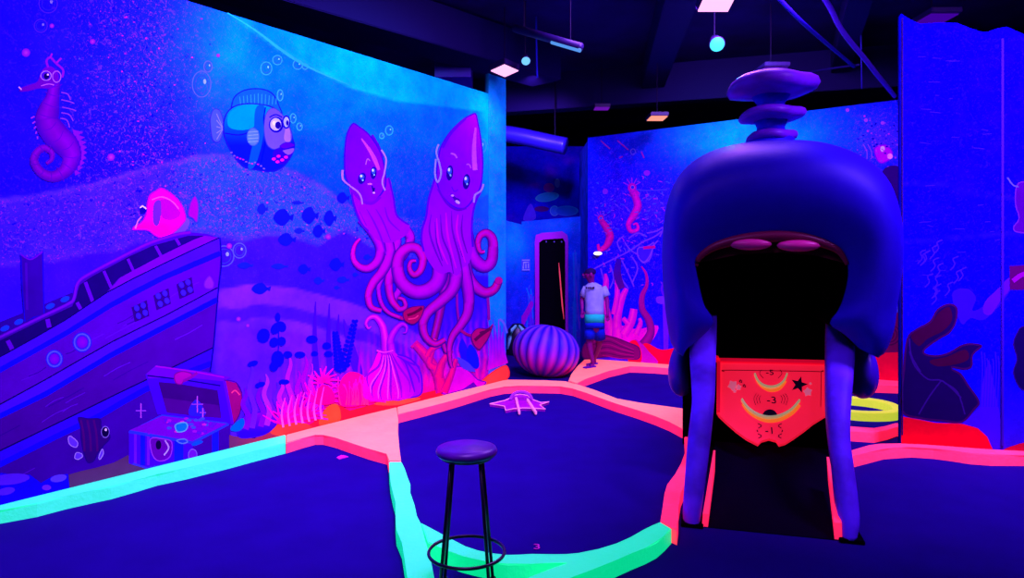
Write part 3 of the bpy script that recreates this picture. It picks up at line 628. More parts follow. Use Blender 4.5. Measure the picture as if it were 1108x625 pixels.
# ---------- gourd shaped shell
m = Motif(LW, 'painted_ribbed_gourd', 'magenta ribbed gourd with two curled horns painted on the mural')
m.poly([(426, 384), (436, 384), (446, 389), (454, 399), (457, 413), (455, 427), (440, 431), (424, 431), (420, 400)], (150, 0, 218), edge=(80, 0, 210), ew=1.6)
m.poly([(410, 379), (425, 379), (434, 392), (444, 410), (446, 428), (425, 433), (396, 432), (392, 421), (394, 410), (403, 394)], lambda x, y: lerp((255, 0, 205), (176, 0, 220), min(1, max(0, (x-396)/42))))
for k, (bx, by) in enumerate(((398, 418), (403, 430), (412, 432), (423, 432), (434, 430), (443, 424))):
    m.ribbon([(413+k*2, 382), (409+k*4.4, 396), (bx-1, by-12), (bx, by)], [1, 2.2, 2.2, 1], (128, 0, 200), (150, 0, 215), n=4)
for k, (bx, by) in enumerate(((448, 424), (453, 414), (454, 404))): m.ribbon([(429, 385), (438+k*2, 392), (bx-2, by-8), (bx, by)], [1, 2, 2.2, 1], (96, 0, 215), n=4)
for k, (bx, by) in enumerate(((400, 425), (408, 431), (418, 432), (429, 431))): m.ribbon([(415+k*2, 384), (411+k*4.6, 400), (bx+1, by-10), (bx+1, by)], [.6, 1.2, 1.4, .6], (255, 60, 235), n=4)
m.ribbon([(418, 382), (416, 366), (413, 352), (406, 343), (399, 344), (395.5, 350), (398, 355), (401, 353)], [13, 9, 8, 6.5, 5, 4, 3, 1.5], (204, 0, 222), (150, 0, 215), edge=(110, 0, 200), hi=(225, 30, 232))
m.ribbon([(423, 382), (422, 368), (427, 357), (434, 350.5), (439, 353), (439, 359), (435, 360)], [10, 8, 7, 5.5, 4, 3, 1.5], (190, 0, 222), (110, 0, 220), edge=(90, 0, 200), hi=(200, 20, 230))
m.ribbon([(407, 379), (415, 381), (425, 379)], 2.4, (230, 20, 232), edge=(120, 0, 190), hi=(240, 60, 240))
m.done()
# ---------- squids
T0, T1, TE, TH = (140, 0, 212), (196, 0, 128), (60, 0, 140), (168, 0, 222)
def tent(m, p, wd, c0=T0, c1=T1, e=TE, h=TH):
    m.ribbon(p, [wd[0]+(wd[1]-wd[0])*(i/(len(p)-1))**1.3+1.2 for i in range(len(p))], lerp(e, (20, 0, 150), .3), n=6)
    m.ribbon(p, [wd[0]+(wd[1]-wd[0])*(i/(len(p)-1))**1.3 for i in range(len(p))], c0, c1, edge=e, hi=lerp(h, c1, .25), n=6)
def eye(m, x, y, rx, ry, r=0):
    m.ell(x, y, rx, ry, (24, 0, 120), edge=(46, 0, 150), rot=r); m.ell(x, y-ry*.25, rx*.62, ry*.5, (40, 60, 240), edge=(24, 0, 130)); m.ell(x-rx*.2, y-ry*.4, rx*.32, ry*.22, (190, 220, 255)); m.ell(x+rx*.2, y+ry*.3, rx*.22, ry*.14, (120, 160, 255))
m = Motif(LW, 'painted_small_squid', 'smaller purple cartoon squid with curled tentacles painted on the mural')
tent(m, [(436, 246), (443, 256), (441, 268), (434, 280)], [11, 7])
tent(m, [(430, 300), (432, 312), (426, 324), (430, 334), (438, 332), (436, 324), (430, 322)], [8, 3])
tent(m, [(424, 244), (428, 262), (424, 286), (420, 306), (423, 324), (431, 334)], [12, 6])
tent(m, [(414, 298), (409, 312), (412, 328), (420, 338), (434, 344)], [5, 4])
tent(m, [(406, 238), (416, 256), (421, 274), (414, 292), (403, 306), (398, 320), (401, 332), (412, 336)], [13, 5])
tent(m, [(391, 236), (404, 252), (411, 268), (408, 282), (398, 290), (388, 288), (381.5, 279), (383, 266), (389, 258)], [12, 3])
m.poly([(379, 200), (382, 220), (390, 241), (398, 250), (406, 258), (414, 262), (424, 262), (436, 256), (442, 250), (442, 243), (434, 238), (428, 231), (425, 213), (420, 192), (405, 205)], lambda x, y: lerp((128, 0, 224), T0, min(1, max(0, (y-215)/35))))
m.ribbon([(379, 200), (382, 220), (390, 241), (398, 250)], 2, (70, 0, 190)); m.ribbon([(442, 243), (434, 238), (428, 231), (425, 213), (420, 192)], 2, (70, 0, 190))
for p in ([(396, 226), (404, 240), (412, 258), (417, 276)], [(406, 226), (414, 240), (422, 260)], [(416, 224), (420, 238), (432, 250)], [(388, 228), (396, 244)]): m.ribbon(p, [.8]+[2]*(len(p)-2)+[1], (100, 0, 180), n=4)
m.poly([(381, 133), (374.5, 144), (372, 160), (371.5, 178), (373, 192), (380, 206), (391, 217), (402, 220), (411, 212), (417, 201), (417, 186), (414, 172), (409, 159), (399, 145), (389, 137)], lambda x, y: lerp((92, 0, 222), (116, 0, 224), min(1, max(0, (x-375)/40))), edge=(50, 0, 200), ew=1.5)
m.ribbon([(379, 205), (391, 217), (402, 220), (411, 213)], 3, (96, 0, 170)); m.ribbon([(402, 146), (409, 158), (413, 170)], 2.5, (70, 0, 220))
m.ribbon([(390.5, 150), (399, 162), (405, 173), (409.5, 184)], [1.5, 3.5, 4.5, 3], (176, 40, 248))
m.ribbon([(370, 184), (370.5, 194), (378, 201), (386, 207), (390, 213), (391.5, 221)], [2.4, 2.2, 1.8, 1.8, 1.8, 1.6], (150, 80, 250)); m.ribbon([(412, 162), (417, 172), (415.5, 186), (413, 197), (416, 206)], 1.8, (160, 90, 250))
eye(m, 391, 193, 4.2, 6.5, .3); eye(m, 403.5, 187, 3.4, 7, .1); m.ribbon([(402, 201), (403.5, 208), (404.5, 203)], 1.8, (30, 0, 110)); m.ell(404, 208.5, 1.3, 1, (200, 120, 250)); m.ell(399.5, 199, 2.6, 1, (190, 70, 240)); m.ribbon([(395, 178), (397, 172), (400, 174)], 1, (170, 60, 240))
m.done()
m = Motif(LW, 'painted_large_squid', 'larger purple cartoon squid with spiral tentacles painted on the mural')
tent(m, [(484, 296), (478, 325), (474, 345), (469, 366)], [9, 8], (120, 0, 150), (150, 0, 110))
m.ribbon([(494, 300), (494, 330), (497, 356)], 3.2, (120, 0, 160), edge=(60, 0, 140), hi=(150, 0, 170)); m.ribbon([(527, 316), (528, 332), (528.5, 346)], 3, (130, 0, 160))
tent(m, [(478, 368), (482, 380), (486, 378)], [5, 4], (170, 0, 120), (180, 0, 110))
tent(m, [(466, 250), (473, 274), (476, 292), (472, 306), (460, 314.5), (446, 314.5), (434, 305), (429.5, 290), (432, 276), (441, 268), (451, 269), (457, 280), (454.5, 292), (447.5, 297), (442.5, 291), (444, 283), (449.5, 282)], [18, 3])
tent(m, [(503, 250), (508, 272), (515, 283), (524, 288), (531, 283), (533, 270), (532, 258), (526, 252), (519, 255), (516.5, 264), (519, 272), (524, 272)], [15, 3])
tent(m, [(500, 270), (505, 296), (513, 309), (524, 316), (534, 313), (539, 304)], [13, 8]); m.ell(539, 303.5, 4.4, 4.4, (176, 0, 150), edge=TE)
tent(m, [(494, 262), (501, 290), (506, 315), (506, 336), (499, 350), (490, 362), (486, 374), (486, 388), (488.5, 398)], [14, 2.4])
tent(m, [(480, 256), (488, 278), (493, 298), (489, 313), (476, 326), (463, 337), (457, 350), (460, 364), (470, 372), (481, 367)], [15, 5])
m.poly([(478, 156), (471, 190), (463.5, 214), (460.5, 234), (456.5, 247), (455.5, 260), (458, 272), (466, 287), (476, 296), (486, 294), (494, 298), (500, 290), (507, 284), (511, 267), (510, 243), (513, 222), (521, 203), (512, 170)], lambda x, y: lerp((116, 0, 226), T0, min(1, max(0, (y-200)/50))))
m.ribbon([(471, 190), (463.5, 214), (460.5, 234), (456.5, 247), (455.5, 260), (458, 272)], 2.2, (70, 0, 190)); m.ribbon([(511, 267), (510, 243), (513, 222), (521, 203)], 2.2, (70, 0, 190))
for p in ([(466, 232), (464, 250), (470, 270), (478, 288)], [(476, 232), (478, 256), (486, 276), (490, 296)], [(488, 228), (489, 250), (496, 276), (500, 296)], [(500, 232), (499, 252), (505, 274)], [(470, 240), (472, 262), (478, 282)], [(494, 236), (495, 258), (500, 278)]): m.ribbon(p, [.8]+[2.2]*(len(p)-2)+[1.2], (92, 0, 164), n=4)
for p in ([(472, 236), (474, 262), (484, 286)], [(482, 230), (484, 256), (493, 290)], [(495, 232), (494, 252), (503, 284)]): m.ribbon(p, [.8, 2.4, 1], (184, 0, 232), n=4)
m.poly([(514.5, 122.5), (508, 124), (499, 129.5), (487, 141), (477, 156), (473.5, 168), (471, 190), (474, 206), (483, 219), (494, 226), (504, 225), (512, 216), (519, 205), (522, 190), (522.5, 172), (520.5, 150), (517.5, 134)], lambda x, y: lerp((104, 0, 222), (124, 0, 224), min(1, max(0, (x-475)/40))), edge=(54, 0, 200), ew=1.6)
m.ribbon([(473, 204), (483, 220), (494, 227), (504, 225)], 2.6, (84, 0, 170)); m.ribbon([(503, 128), (488, 143), (478, 160)], 3, (74, 0, 214), n=4)
m.ribbon([(514, 138), (512.5, 156), (512.5, 172), (513.5, 184)], [2, 4, 5, 5], (150, 40, 246), (184, 60, 250))
m.ribbon([(474, 156), (471.5, 165), (475, 178), (476.5, 188), (473, 197), (470, 188), (471, 172)], 1.9, (130, 100, 255)); m.ribbon([(522.5, 199), (520, 206), (513.5, 211), (512, 219)], 2, (150, 110, 255))
eye(m, 486, 187, 3.8, 8.5, .1); eye(m, 504, 196.5, 4, 8.5, .1); m.ribbon([(487, 166), (491, 167), (494, 171)], 1.8, (160, 50, 240)); m.ribbon([(504, 178), (507, 178), (509, 182)], 1.4, (160, 50, 240))
m.poly([(487, 209), (492, 213), (497, 216), (495, 221), (491, 217)], (60, 0, 150)); m.ell(494.5, 218.5, 2.8, 1.7, (190, 130, 255), rot=.6); m.ell(489, 211.5, 1.6, 1.2, (190, 110, 250)); m.ribbon([(488, 202), (491, 207), (495, 205)], 1, (70, 0, 190))
# club shaped tips
m.ribbon([(498, 357), (504, 361), (510, 363)], 3, (150, 0, 120)); m.ribbon([(432, 343), (436, 345)], 3, (170, 0, 120))
m.poly([(533, 350), (527, 355), (516, 354.5), (509, 362), (511, 372), (518, 378.5), (525, 371), (530, 362)], (168, 0, 110), edge=(84, 0, 130), ew=1.2); m.ribbon([(513, 368), (520, 362), (530, 355)], 3.5, (90, 0, 80)); m.poly([(518, 359), (527, 357), (522, 362)], (90, 0, 80))
m.poly([(436, 336), (444, 331.5), (456, 330), (459, 332), (455, 344), (447, 351), (438, 348), (435, 342)], (160, 0, 90), edge=(74, 0, 120), ew=1.2); m.ribbon([(440, 341), (448, 338), (456, 333)], 3, (88, 0, 60)); m.ribbon([(441, 345), (448, 344), (452, 341)], 1.6, (220, 30, 120))
m.done()

# ---------- back wall pictures
m = Motif(BW, 'painted_seahorse', 'two magenta seahorses painted one above the other on the back mural')
def seahorse(path, wd, hx, hy, s, c):
    m.ribbon(path, wd, c, lerp(c, (255, 0, 160), .4), edge=lerp(c, (40, 0, 160), .5), hi=lerp(c, (255, 0, 200), .5))
    m.ell(hx, hy, 4.8*s, 5.4*s, c, edge=lerp(c, (40, 0, 160), .4)); m.ribbon([(hx+2*s, hy+2*s), (hx+8*s, hy+7*s)], [3.4*s, 2.4*s], c); m.ell(hx+.5*s, hy-.5*s, 2.1*s, 2.1*s, (50, 20, 240), edge=(200, 110, 255))
    for a in (-2.6, -2.1, -1.6, -1.1, -.6): m.ribbon([(hx+4*s*math.cos(a), hy+4.6*s*math.sin(a)), (hx+11*s*math.cos(a), hy+11*s*math.sin(a))], 1*s, (150, 20, 235))
seahorse([(684, 206), (688, 214), (690, 224), (685, 234), (680, 243), (683, 250), (690, 248), (689, 242), (685, 243)], [8, 8, 9, 8, 6, 5, 4, 3, 2], 684, 203, 1, (190, 0, 200))
seahorse([(650, 238), (656, 246), (660, 256), (656, 266), (649, 270), (647, 264)], [6, 8, 9, 7, 5, 3], 650, 236, .7, (190, 0, 170))
m.done()
m = Motif(BW, 'painted_fish_skeleton', 'lilac angler fish outline painted above the pink coral')
for p in ([(640, 292), (660, 282), (680, 272), (695, 262), (708, 256), (716, 250)], [(676, 262), (682, 270), (690, 274), (702, 270), (712, 260)], [(690, 276), (696, 284), (703, 280), (706, 270)], [(666, 284), (672, 300), (680, 312)], [(672, 280), (680, 296), (686, 310)], [(684, 278), (690, 290), (684, 306)], [(700, 252), (710, 250), (718, 246), (714, 256)], [(660, 286), (664, 300), (660, 312)], [(650, 290), (654, 306)], [(675, 255), (668, 262), (672, 272)], [(680, 258), (690, 252), (700, 256)]): m.ribbon(p, 1.5, (110, 40, 255), n=4)
m.poly([(690, 268), (700, 266), (708, 262), (704, 276), (697, 284), (690, 278)], (60, 20, 250), edge=(120, 50, 255)); m.ribbon([(696, 268), (709, 267)], 3, (190, 0, 150))
for i in range(150):
    x, y = (rr.gauss(658, 14), rr.gauss(232, 20)) if i < 50 else ((rr.gauss(705, 16), rr.gauss(225, 18)) if i < 110 else (rr.gauss(675, 18), rr.gauss(280, 22)))
    if x < 642 or x > 730: continue
    a = rr.uniform(0, 3.1); L_ = rr.uniform(1.5, 5); m.ribbon([(x, y), (x+L_*.5*math.cos(a)+1, y+L_*.5*math.sin(a)), (x+L_*math.cos(a), y+L_*math.sin(a))], .9, rr.choice([(100, 50, 255), (130, 30, 240), (60, 60, 255), (170, 20, 220)]), n=2)
for a, bb in (((650, 152), (660, 161)), ((668, 152), (680, 162)), ((694, 164), (697, 171)), ((670, 171), (674, 169))): m.ribbon([a, bb], 1.3, (150, 20, 200))
m.ring(685, 164, 2.6, 3, 1, (90, 60, 255)); m.ell(655, 207, 3, 3, (130, 20, 240)); m.ell(700, 187, 3.5, 3, (130, 20, 240)); m.ribbon([(688, 205), (700, 206), (722, 205)], 1.2, (70, 40, 250))
m.done()
m = Motif(BW, 'painted_coral', 'magenta coral thicket and maroon rock painted at the foot of the back mural')
MG = (235, 0, 218)
m.poly([(640, 360), (652, 352), (672, 352), (690, 356), (712, 352), (706, 368), (694, 376), (670, 376), (644, 372)], MG)
for p, wd in (([(662, 366), (658, 345), (654, 325), (656, 305), (655, 296)], [12, 9, 8, 6, 3]), ([(668, 366), (668, 345), (672, 325), (678, 312)], [12, 9, 8, 5]), ([(664, 340), (668, 320), (667, 300)], [6, 6, 4]), ([(675, 362), (683, 348), (686, 334)], [10, 9, 8]), ([(688, 362), (693, 350), (692, 344)], [7, 5, 3]), ([(680, 350), (674, 344)], [6, 5]), ([(697, 362), (706, 350)], [6, 2])): m.ribbon(p, wd, MG, (200, 0, 225), edge=(190, 0, 215), hi=(250, 30, 210))
m.ribbon([(696, 374), (704, 360), (702, 346), (695, 334), (695, 320), (700, 308), (699, 296), (694, 288)], [12, 9, 8, 7, 6, 4, 3, 1.5], (130, 0, 130), (200, 0, 190), edge=(90, 0, 150), hi=(160, 0, 150))
m.ribbon([(673, 312), (668, 296), (670, 280)], [7, 8, 5], (90, 0, 150), (50, 0, 190)); m.ribbon([(720, 322), (716, 312), (722, 300)], 2.4, (90, 10, 240))
m.poly([(717, 322), (725, 322), (723, 378), (718, 378)], (104, 14, 236), smooth=False); m.poly([(711, 321), (726, 321), (725, 328), (712, 328)], (110, 30, 240))
m.poly([(694, 376), (700, 371), (715, 378), (730, 376), (742, 372), (760, 372), (760, 396), (696, 393)], (255, 0, 66)); m.ell(731, 371, 2.5, 3, (240, 0, 190))
m.poly([(686, 368), (694, 371), (702, 380), (712, 393), (686, 392)], (190, 0, 196)); m.poly([(680, 372), (688, 368), (694, 380), (693, 392), (680, 391)], (255, 0, 66))
m.poly([(632, 372), (648, 362), (664, 364), (680, 370), (692, 376), (690, 389), (660, 386), (632, 388)], (124, 0, 112), edge=(90, 0, 110))
for i in range(7): m.ribbon([(640+i*2, 370+i*2.4), (658, 366+i*3.2), (672, 372+i*2.6), (686, 378+i*1.6)], 1, (84, 0, 100) if i % 2 else (160, 0, 130), n=4)
m.done()
m = Motif(BW, 'painted_clown_fish', 'violet striped reef fish and pink rocks painted behind the whale')
for i in range(5): m.ribbon([(934+i*5, 156), (938+i*5, 164), (938+i*5, 172)], 1.2, (110, 50, 255), n=3)
m.poly([(946, 160), (958, 156), (966, 164), (964, 172), (954, 177), (948, 172)], (170, 0, 220), edge=(110, 0, 220)); m.ell(955, 161, 2.4, 3, (200, 150, 255)); m.ell(963, 169, 3, 3, (230, 110, 220))
for i in range(60): m.ell(rr.gauss(950, 13), rr.gauss(148, 12), rr.uniform(.5, 1.6), rr.uniform(.5, 1.3), rr.choice([(120, 40, 255), (170, 30, 230), (10, 0, 170)]), n=6)
for x, y in ((917, 119), (937, 130), (955, 133)): m.ell(x, y, 2, 2, (150, 50, 250))
m.poly([(940, 350), (950, 342), (975, 338), (1010, 345), (1010, 384), (940, 384)], (112, 0, 96)); m.poly([(930, 382), (1010, 380), (1010, 414), (930, 410)], (250, 0, 74), smooth=False)
for i in range(3): m.ring(962, 362, 5+i*3.5, 5+i*3, 1.4, (70, 0, 80))
for i in range(4): m.ribbon([(957+i*4, 225), (960+i*4, 260), (957+i*4, 300), (962+i*3, 338)], 1.6, (70, 60, 255), n=4)
m.poly([(954, 186), (975, 182), (980, 224), (966, 222)], (40, 0, 110))
m.done()
# ---------- recess pictures
m = Motif(FW, 'painted_far_fish', 'pale blue fish shapes painted high on the far wall')
m.ell(592, 213, 13, 5, (50, 70, 250), edge=(80, 90, 255), rot=-.15); m.ell(600, 228, 5, 5.6, (40, 50, 250), edge=(90, 90, 255)); m.ell(613, 228, 13, 5.5, (30, 40, 245), edge=(50, 60, 250)); m.ell(594, 203, 6, 5, (120, 0, 210)); m.ell(603, 198, 3, 5, (80, 90, 255)); m.ell(586, 226, 8, 3, (70, 0, 130)); m.poly([(574, 220), (566, 238), (580, 236)], (70, 20, 240))
m.done()
m = Motif(DW, 'painted_reef', 'small reef figures painted beside the dark doorway')
for i in range(16): m.ribbon([(566+rr.uniform(0, 12), 300+rr.uniform(0, 60)), (568+rr.uniform(0, 12), 310+rr.uniform(0, 60))], 1.6, rr.choice([(50, 50, 255), (90, 20, 250), (20, 80, 255)]), n=2)
m.poly([(557, 350), (566, 340), (574, 326), (577, 330), (570, 345), (562, 362), (556, 364)], (160, 0, 220))
for i in range(14): m.ribbon([(617+rr.uniform(0, 14), 270+rr.uniform(0, 110)), (620+rr.uniform(0, 12), 278+rr.uniform(0, 110))], 1.6, rr.choice([(60, 40, 255), (110, 20, 250), (20, 60, 255)]), n=2)
m.done()
# ---------- right wall pictures
m = Motif(RW, 'painted_dark_rock', 'dark jagged rock shape painted above the red mound')
m.poly([(1030, 318), (1046, 312), (1056, 322), (1052, 336), (1066, 330), (1080, 316), (1090, 306), (1094, 312), (1080, 332), (1064, 346), (1050, 344), (1040, 350)], (44, 6, 250)); m.poly([(1066, 326), (1080, 312), (1092, 300), (1096, 308), (1082, 326), (1072, 340), (1064, 338)], (80, 8, 250))
m.poly([(1041, 458), (1060, 440), (1064, 410), (1070, 388), (1076, 420), (1090, 488), (1062, 487)], (60, 6, 244), smooth=False)
m.poly([(975, 444), (977, 400), (981, 366), (992, 355), (1006, 347), (1014, 334), (1027, 328), (1036, 333), (1035, 348), (1028, 360), (1018, 366), (1006, 374), (1000, 381), (1012, 384), (1026, 381), (1040, 373), (1052, 371), (1063, 374), (1053, 384), (1052, 396), (1044, 400), (1030, 398), (1040, 404), (1048, 416), (1060, 434), (1054, 444), (1041, 457), (1020, 456), (995, 453)], (24, 0, 84), edge=(60, 0, 96), ew=2.2)
m.poly([(986, 362), (1006, 350), (1016, 338), (1027, 332), (1030, 346), (1020, 358), (1004, 366), (994, 374)], (58, 0, 62)); m.poly([(1006, 390), (1024, 386), (1044, 378), (1048, 388), (1034, 394), (1014, 396)], (62, 0, 62))
for p in ([(984, 380), (990, 396), (1004, 410), (1020, 412), (1040, 430)], [(1018, 412), (1006, 428), (994, 448)], [(1022, 414), (1036, 424), (1044, 448)], [(984, 366), (986, 384), (996, 402)]): m.ribbon(p, 1.6, (48, 8, 130), n=4)
m.poly([(1108, 352), (1100, 360), (1096, 372), (1100, 388), (1096, 402), (1102, 418), (1112, 424), (1140, 430), (1140, 350)], (20, 0, 84), edge=(40, 0, 120))
m.poly([(1092, 287), (1150, 284), (1150, 314), (1092, 314)], (78, 0, 96), smooth=False, edge=(50, 0, 150)); m.ribbon([(1096, 304), (1104, 298), (1116, 294)], 5, (140, 0, 190)); m.poly([(1100, 200), (1112, 196), (1150, 200), (1150, 250), (1104, 252), (1096, 246), (1102, 236), (1098, 220)], (64, 0, 140), edge=(90, 20, 190)); m.ribbon([(1090, 192), (1096, 200), (1102, 202)], 1.6, (80, 60, 255))
for i in range(16):
    x, y = rr.uniform(982, 1040), rr.uniform(270, 330); m.ribbon([(x, y), (x+5, y-6), (x+3, y-12), (x+9, y-15)], 1.5, (52, 14, 248), n=3)
for i in range(7): x = 1062+i*3; m.ribbon([(x, 380+rr.uniform(0, 20)), (x+1, 400), (x-1, 440)], 1.4, (44, 8, 250), n=3)
for i in range(26): x, y = rr.uniform(985, 1078), rr.uniform(60, 300); m.ribbon([(x, y), (x+rr.uniform(4, 14), y+rr.uniform(-2, 2))], .9, (44, 10, 236), n=2)
m.poly([(975, 450), (992, 453), (1012, 457), (1041, 458), (1058, 463), (1068, 472), (1074, 486), (975, 482)], (255, 0, 44), smooth=False, edge=(240, 0, 90), ew=1); m.poly([(1086, 486), (1096, 482), (1112, 478), (1150, 476), (1150, 492), (1088, 489)], (190, 0, 60))
m.done()
def strip(name, wall, px, py0, py1, width, col, label=None, dep=.02):
    a = wall.proj(px-width/2, 300); b = wall.proj(px+width/2, 300); z0 = max(0.0, wall.proj(px, py1).z); z1 = wall.proj(px, py0).z
    bm = bmesh.new(); c = (a+b)/2; c.z = (z0+z1)/2
    box(bm, c+wall.n*dep/2, ((b-a).length, dep, z1-z0), rot=Matrix.Rotation(math.atan2(wall.u.y, wall.u.x), 3, 'Z').to_euler(), bevel=.003)
    return bobj(name, bm, wall.o, mat(name+'_paint', col, rough=.7), label=label)
strip('panel_seam', RW, 1084, 42, 482, 2.6, (52, 0, 190)); strip('panel_edge', RW, 976, 20, 470, 1.2, (50, 0, 120))
# ------------------------------------------------------------------ fluorescent edging boards
def neon(name, raw, ecol, e, n=.1):
    return mat(name, raw=raw, ecol=ecol, emit=e, rough=.55, noise=n, nscale=6, spec=.1, bump=.25, bscale=30)
M_RED = neon('fluorescent_red_paint', (.8, .14, .16), (1, .012, .07), .95)
M_PINKTOP = neon('fluorescent_red_paint_lit_top', (.9, .6, .13), (1, .08, .14), .8)  # paler red for tops: light on upward faces put into the colour
M_GREEN = neon('fluorescent_green_paint', (.07, .93, .36), (0, 1, .37), .66)
M_YEL = neon('fluorescent_yellow_paint', (.7, .8, .03), (.75, .95, .06), .6)
def board(name, px, label, m, cat='border', h=HC, group=None, mtop=None):
    top = [onz(x, y, h) for x, y in px]; bot = [Vector((p.x, p.y, 0)) for p in top]
    c = sum(bot, Vector())/len(bot)
    bm = bmesh.new(); prism(bm, [p-c for p in top], [p-c for p in bot], bevel=.006)
    bm.normal_update()
    ms = [m, mtop or m]
    for f in bm.faces:
        if f.normal.z > .5: f.material_index = 1
    me = bpy.data.meshes.new(name); bmesh.ops.recalc_face_normals(bm, faces=bm.faces)
    for f in bm.faces: f.material_index = 1 if f.normal.z > .5 else 0
    bm.to_mesh(me); bm.free()
    o = link(name, me, None, ms, label=label, cat=cat, group=group); o.location = c
    return o
board('edging_board', [(-70, 563.5), (0, 546.2), (72, 528.5), (100, 521.6), (144, 510.7), (202, 496.4), (250, 484.5), (277, 477.8), (309, 470), (309, 479), (277, 487), (250, 494), (225, 500), (202, 505.5), (170, 512), (144, 519.5), (120, 526), (100, 530), (72, 536), (40, 544), (0, 551), (-75, 571)],
      'bright green edging board running along the foot of the left mural', M_GREEN)
board('raised_deck', [(309.6, 470), (345, 461), (368, 455.3), (393, 449), (429, 440.2), (430, 447.5), (431, 455), (430.5, 466), (432, 484), (434, 498.6), (420.6, 498.6), (419, 490.5), (400, 485.5), (380, 479), (364, 473.5), (350, 470), (341, 470), (326, 474), (309.6, 479)],
      'pale pink raised corner deck with red sides touching the left mural', M_RED, cat='deck', mtop=M_PINKTOP)
board('edging_board', [(429.6, 440.0), (460, 432.3), (500, 422.4), (520, 417.4), (544.5, 411.3), (549, 410.5), (570, 410.8), (590, 411.3), (612, 412.2), (626, 416), (643, 421.5), (667, 431), (691, 435.4), (720, 439.2), (748, 443), (762, 445), (762, 468), (752, 470), (747, 472), (740, 466.5), (738.6, 463.5), (724, 456), (709, 450), (690, 443.5), (667, 436.5), (650, 430.5), (635, 425), (620, 420), (606, 417.6), (580, 417.2), (560, 417), (545, 418), (530, 421), (515, 425.5), (500, 430), (480, 435.6), (460, 440.8), (430.6, 448)],
      'long red edging board bending round behind the starfish tee and widening toward the whale', M_RED, mtop=M_PINKTOP)
board('edging_board', [(740.5, 472), (741, 479), (741, 490), (737, 501), (731, 512), (722, 524), (719, 534), (717, 549), (714.6, 563), (725.4, 570), (727, 570.6), (732.5, 573), (734, 561), (734, 549), (736.5, 534), (742.5, 520), (745, 508), (748, 494), (750, 481), (751, 473)],
      'short red wavy edging board dropping from the deck to the green curve beside the whale', M_RED, mtop=M_RED)
board('edging_board', [(714, 564), (705, 568.5), (696, 573), (682, 581), (668, 588), (648, 593.5), (626, 598), (612, 599.8), (599.5, 599.4), (576, 599), (562, 599.2), (548, 600.6), (530, 598.5), (516, 595.5), (503, 590.5), (490.5, 584), (479, 578), (466, 571), (455.7, 564.5), (463, 586), (474, 591), (486, 596), (500, 601), (516, 605), (532, 608), (548.5, 610), (575, 609.6), (599.5, 608.6), (619, 608), (600, 613.5), (572, 623.5), (560, 634), (553, 660), (590, 660), (600, 640), (617, 624), (638, 617), (662, 607.5), (684, 598), (698, 592.5), (710, 586.5), (719, 579), (726.4, 571.2)],
      'broad green curved edging board sweeping round the front of the round carpet', M_GREEN)
board('edging_board', [(421, 499.3), (421.5, 510), (422.5, 520), (425, 532), (428, 543), (428, 560), (429, 573), (435, 587), (438, 606), (441, 626), (446, 668), (452, 720), (492, 720), (480, 668), (470, 626), (467, 610), (462.5, 592), (460, 584), (455.2, 566), (450, 558), (448.5, 546), (444, 533), (444, 524), (440.6, 515), (438, 507), (434.6, 499.3)],
      'green wavy edging board coming forward from the pink deck past the stool', M_GREEN)
board('raised_deck', [(615, 411.6), (618, 405), (624, 397), (632, 388.8), (645, 388.4), (660, 389.3), (679, 390.7), (700, 392.2), (724, 394), (752, 395.8), (752, 400), (724, 398.2), (708, 397), (691, 396.2), (681, 396), (668, 399), (659, 401), (646, 405.5), (633, 410), (624, 414.5)],
      'red and pink deck under the walking boy by the back mural', M_RED, cat='deck', mtop=M_PINKTOP)
board('edging_board', [(900, 406.8), (943, 409.9), (1000, 413.9), (1060, 418.2), (1060, 423), (1000, 419.5), (972, 417.5), (943, 416.5), (900, 412)],
      'far red edging board at the foot of the back mural right of the whale', M_RED)
board('edging_board', [(880, 460), (921, 461), (946, 463), (958, 461), (968, 457.5), (1010, 456), (1010, 461), (970, 461.5), (960, 465), (946, 468), (922, 466.5), (880, 465)],
      'middle red edging board just in front of the yellow ring', M_RED)
board('edging_board', [(905, 491.5), (926, 485.6), (940, 481.5), (952, 479.5), (973.5, 479.3), (1000, 480.6), (1030, 482.8), (1058, 485), (1084, 486.6), (1108, 487.4), (1180, 492), (1180, 497), (1108, 491.8), (1073, 491.6), (1050, 490), (1030, 487), (1010, 484.5), (986, 483), (970, 484), (956, 485), (940, 489), (926, 492.5), (905, 499)],
      'nearest red edging board running under the right mural panel', M_RED)

# ------------------------------------------------------------------ yellow ring
RC = onz(927, 436.5, HC); 
bm = bmesh.new()
n = 40; vo = []
for k in range(n):
    a = 2*math.pi*k/n; wv = 1+.012*math.sin(5*a)
    vo.append([bm.verts.new((r_*wv*math.cos(a), r_*wv*math.sin(a), z)) for r_, z in ((.43, .0), (.43, HC-.008), (.422, HC), (.348, HC), (.34, HC-.008), (.34, 0))])
for k in range(n):
    for j in range(6):
        bm.faces.new((vo[k][j], vo[(k+1) % n][j], vo[(k+1) % n][(j+1) % 6], vo[k][(j+1) % 6]))
o = bobj('ring_border', bm, None, M_YEL, label='low glowing yellow ring on the carpet behind the whale\'s right foot', cat='ring'); o.location = (RC.x, RC.y, 0)

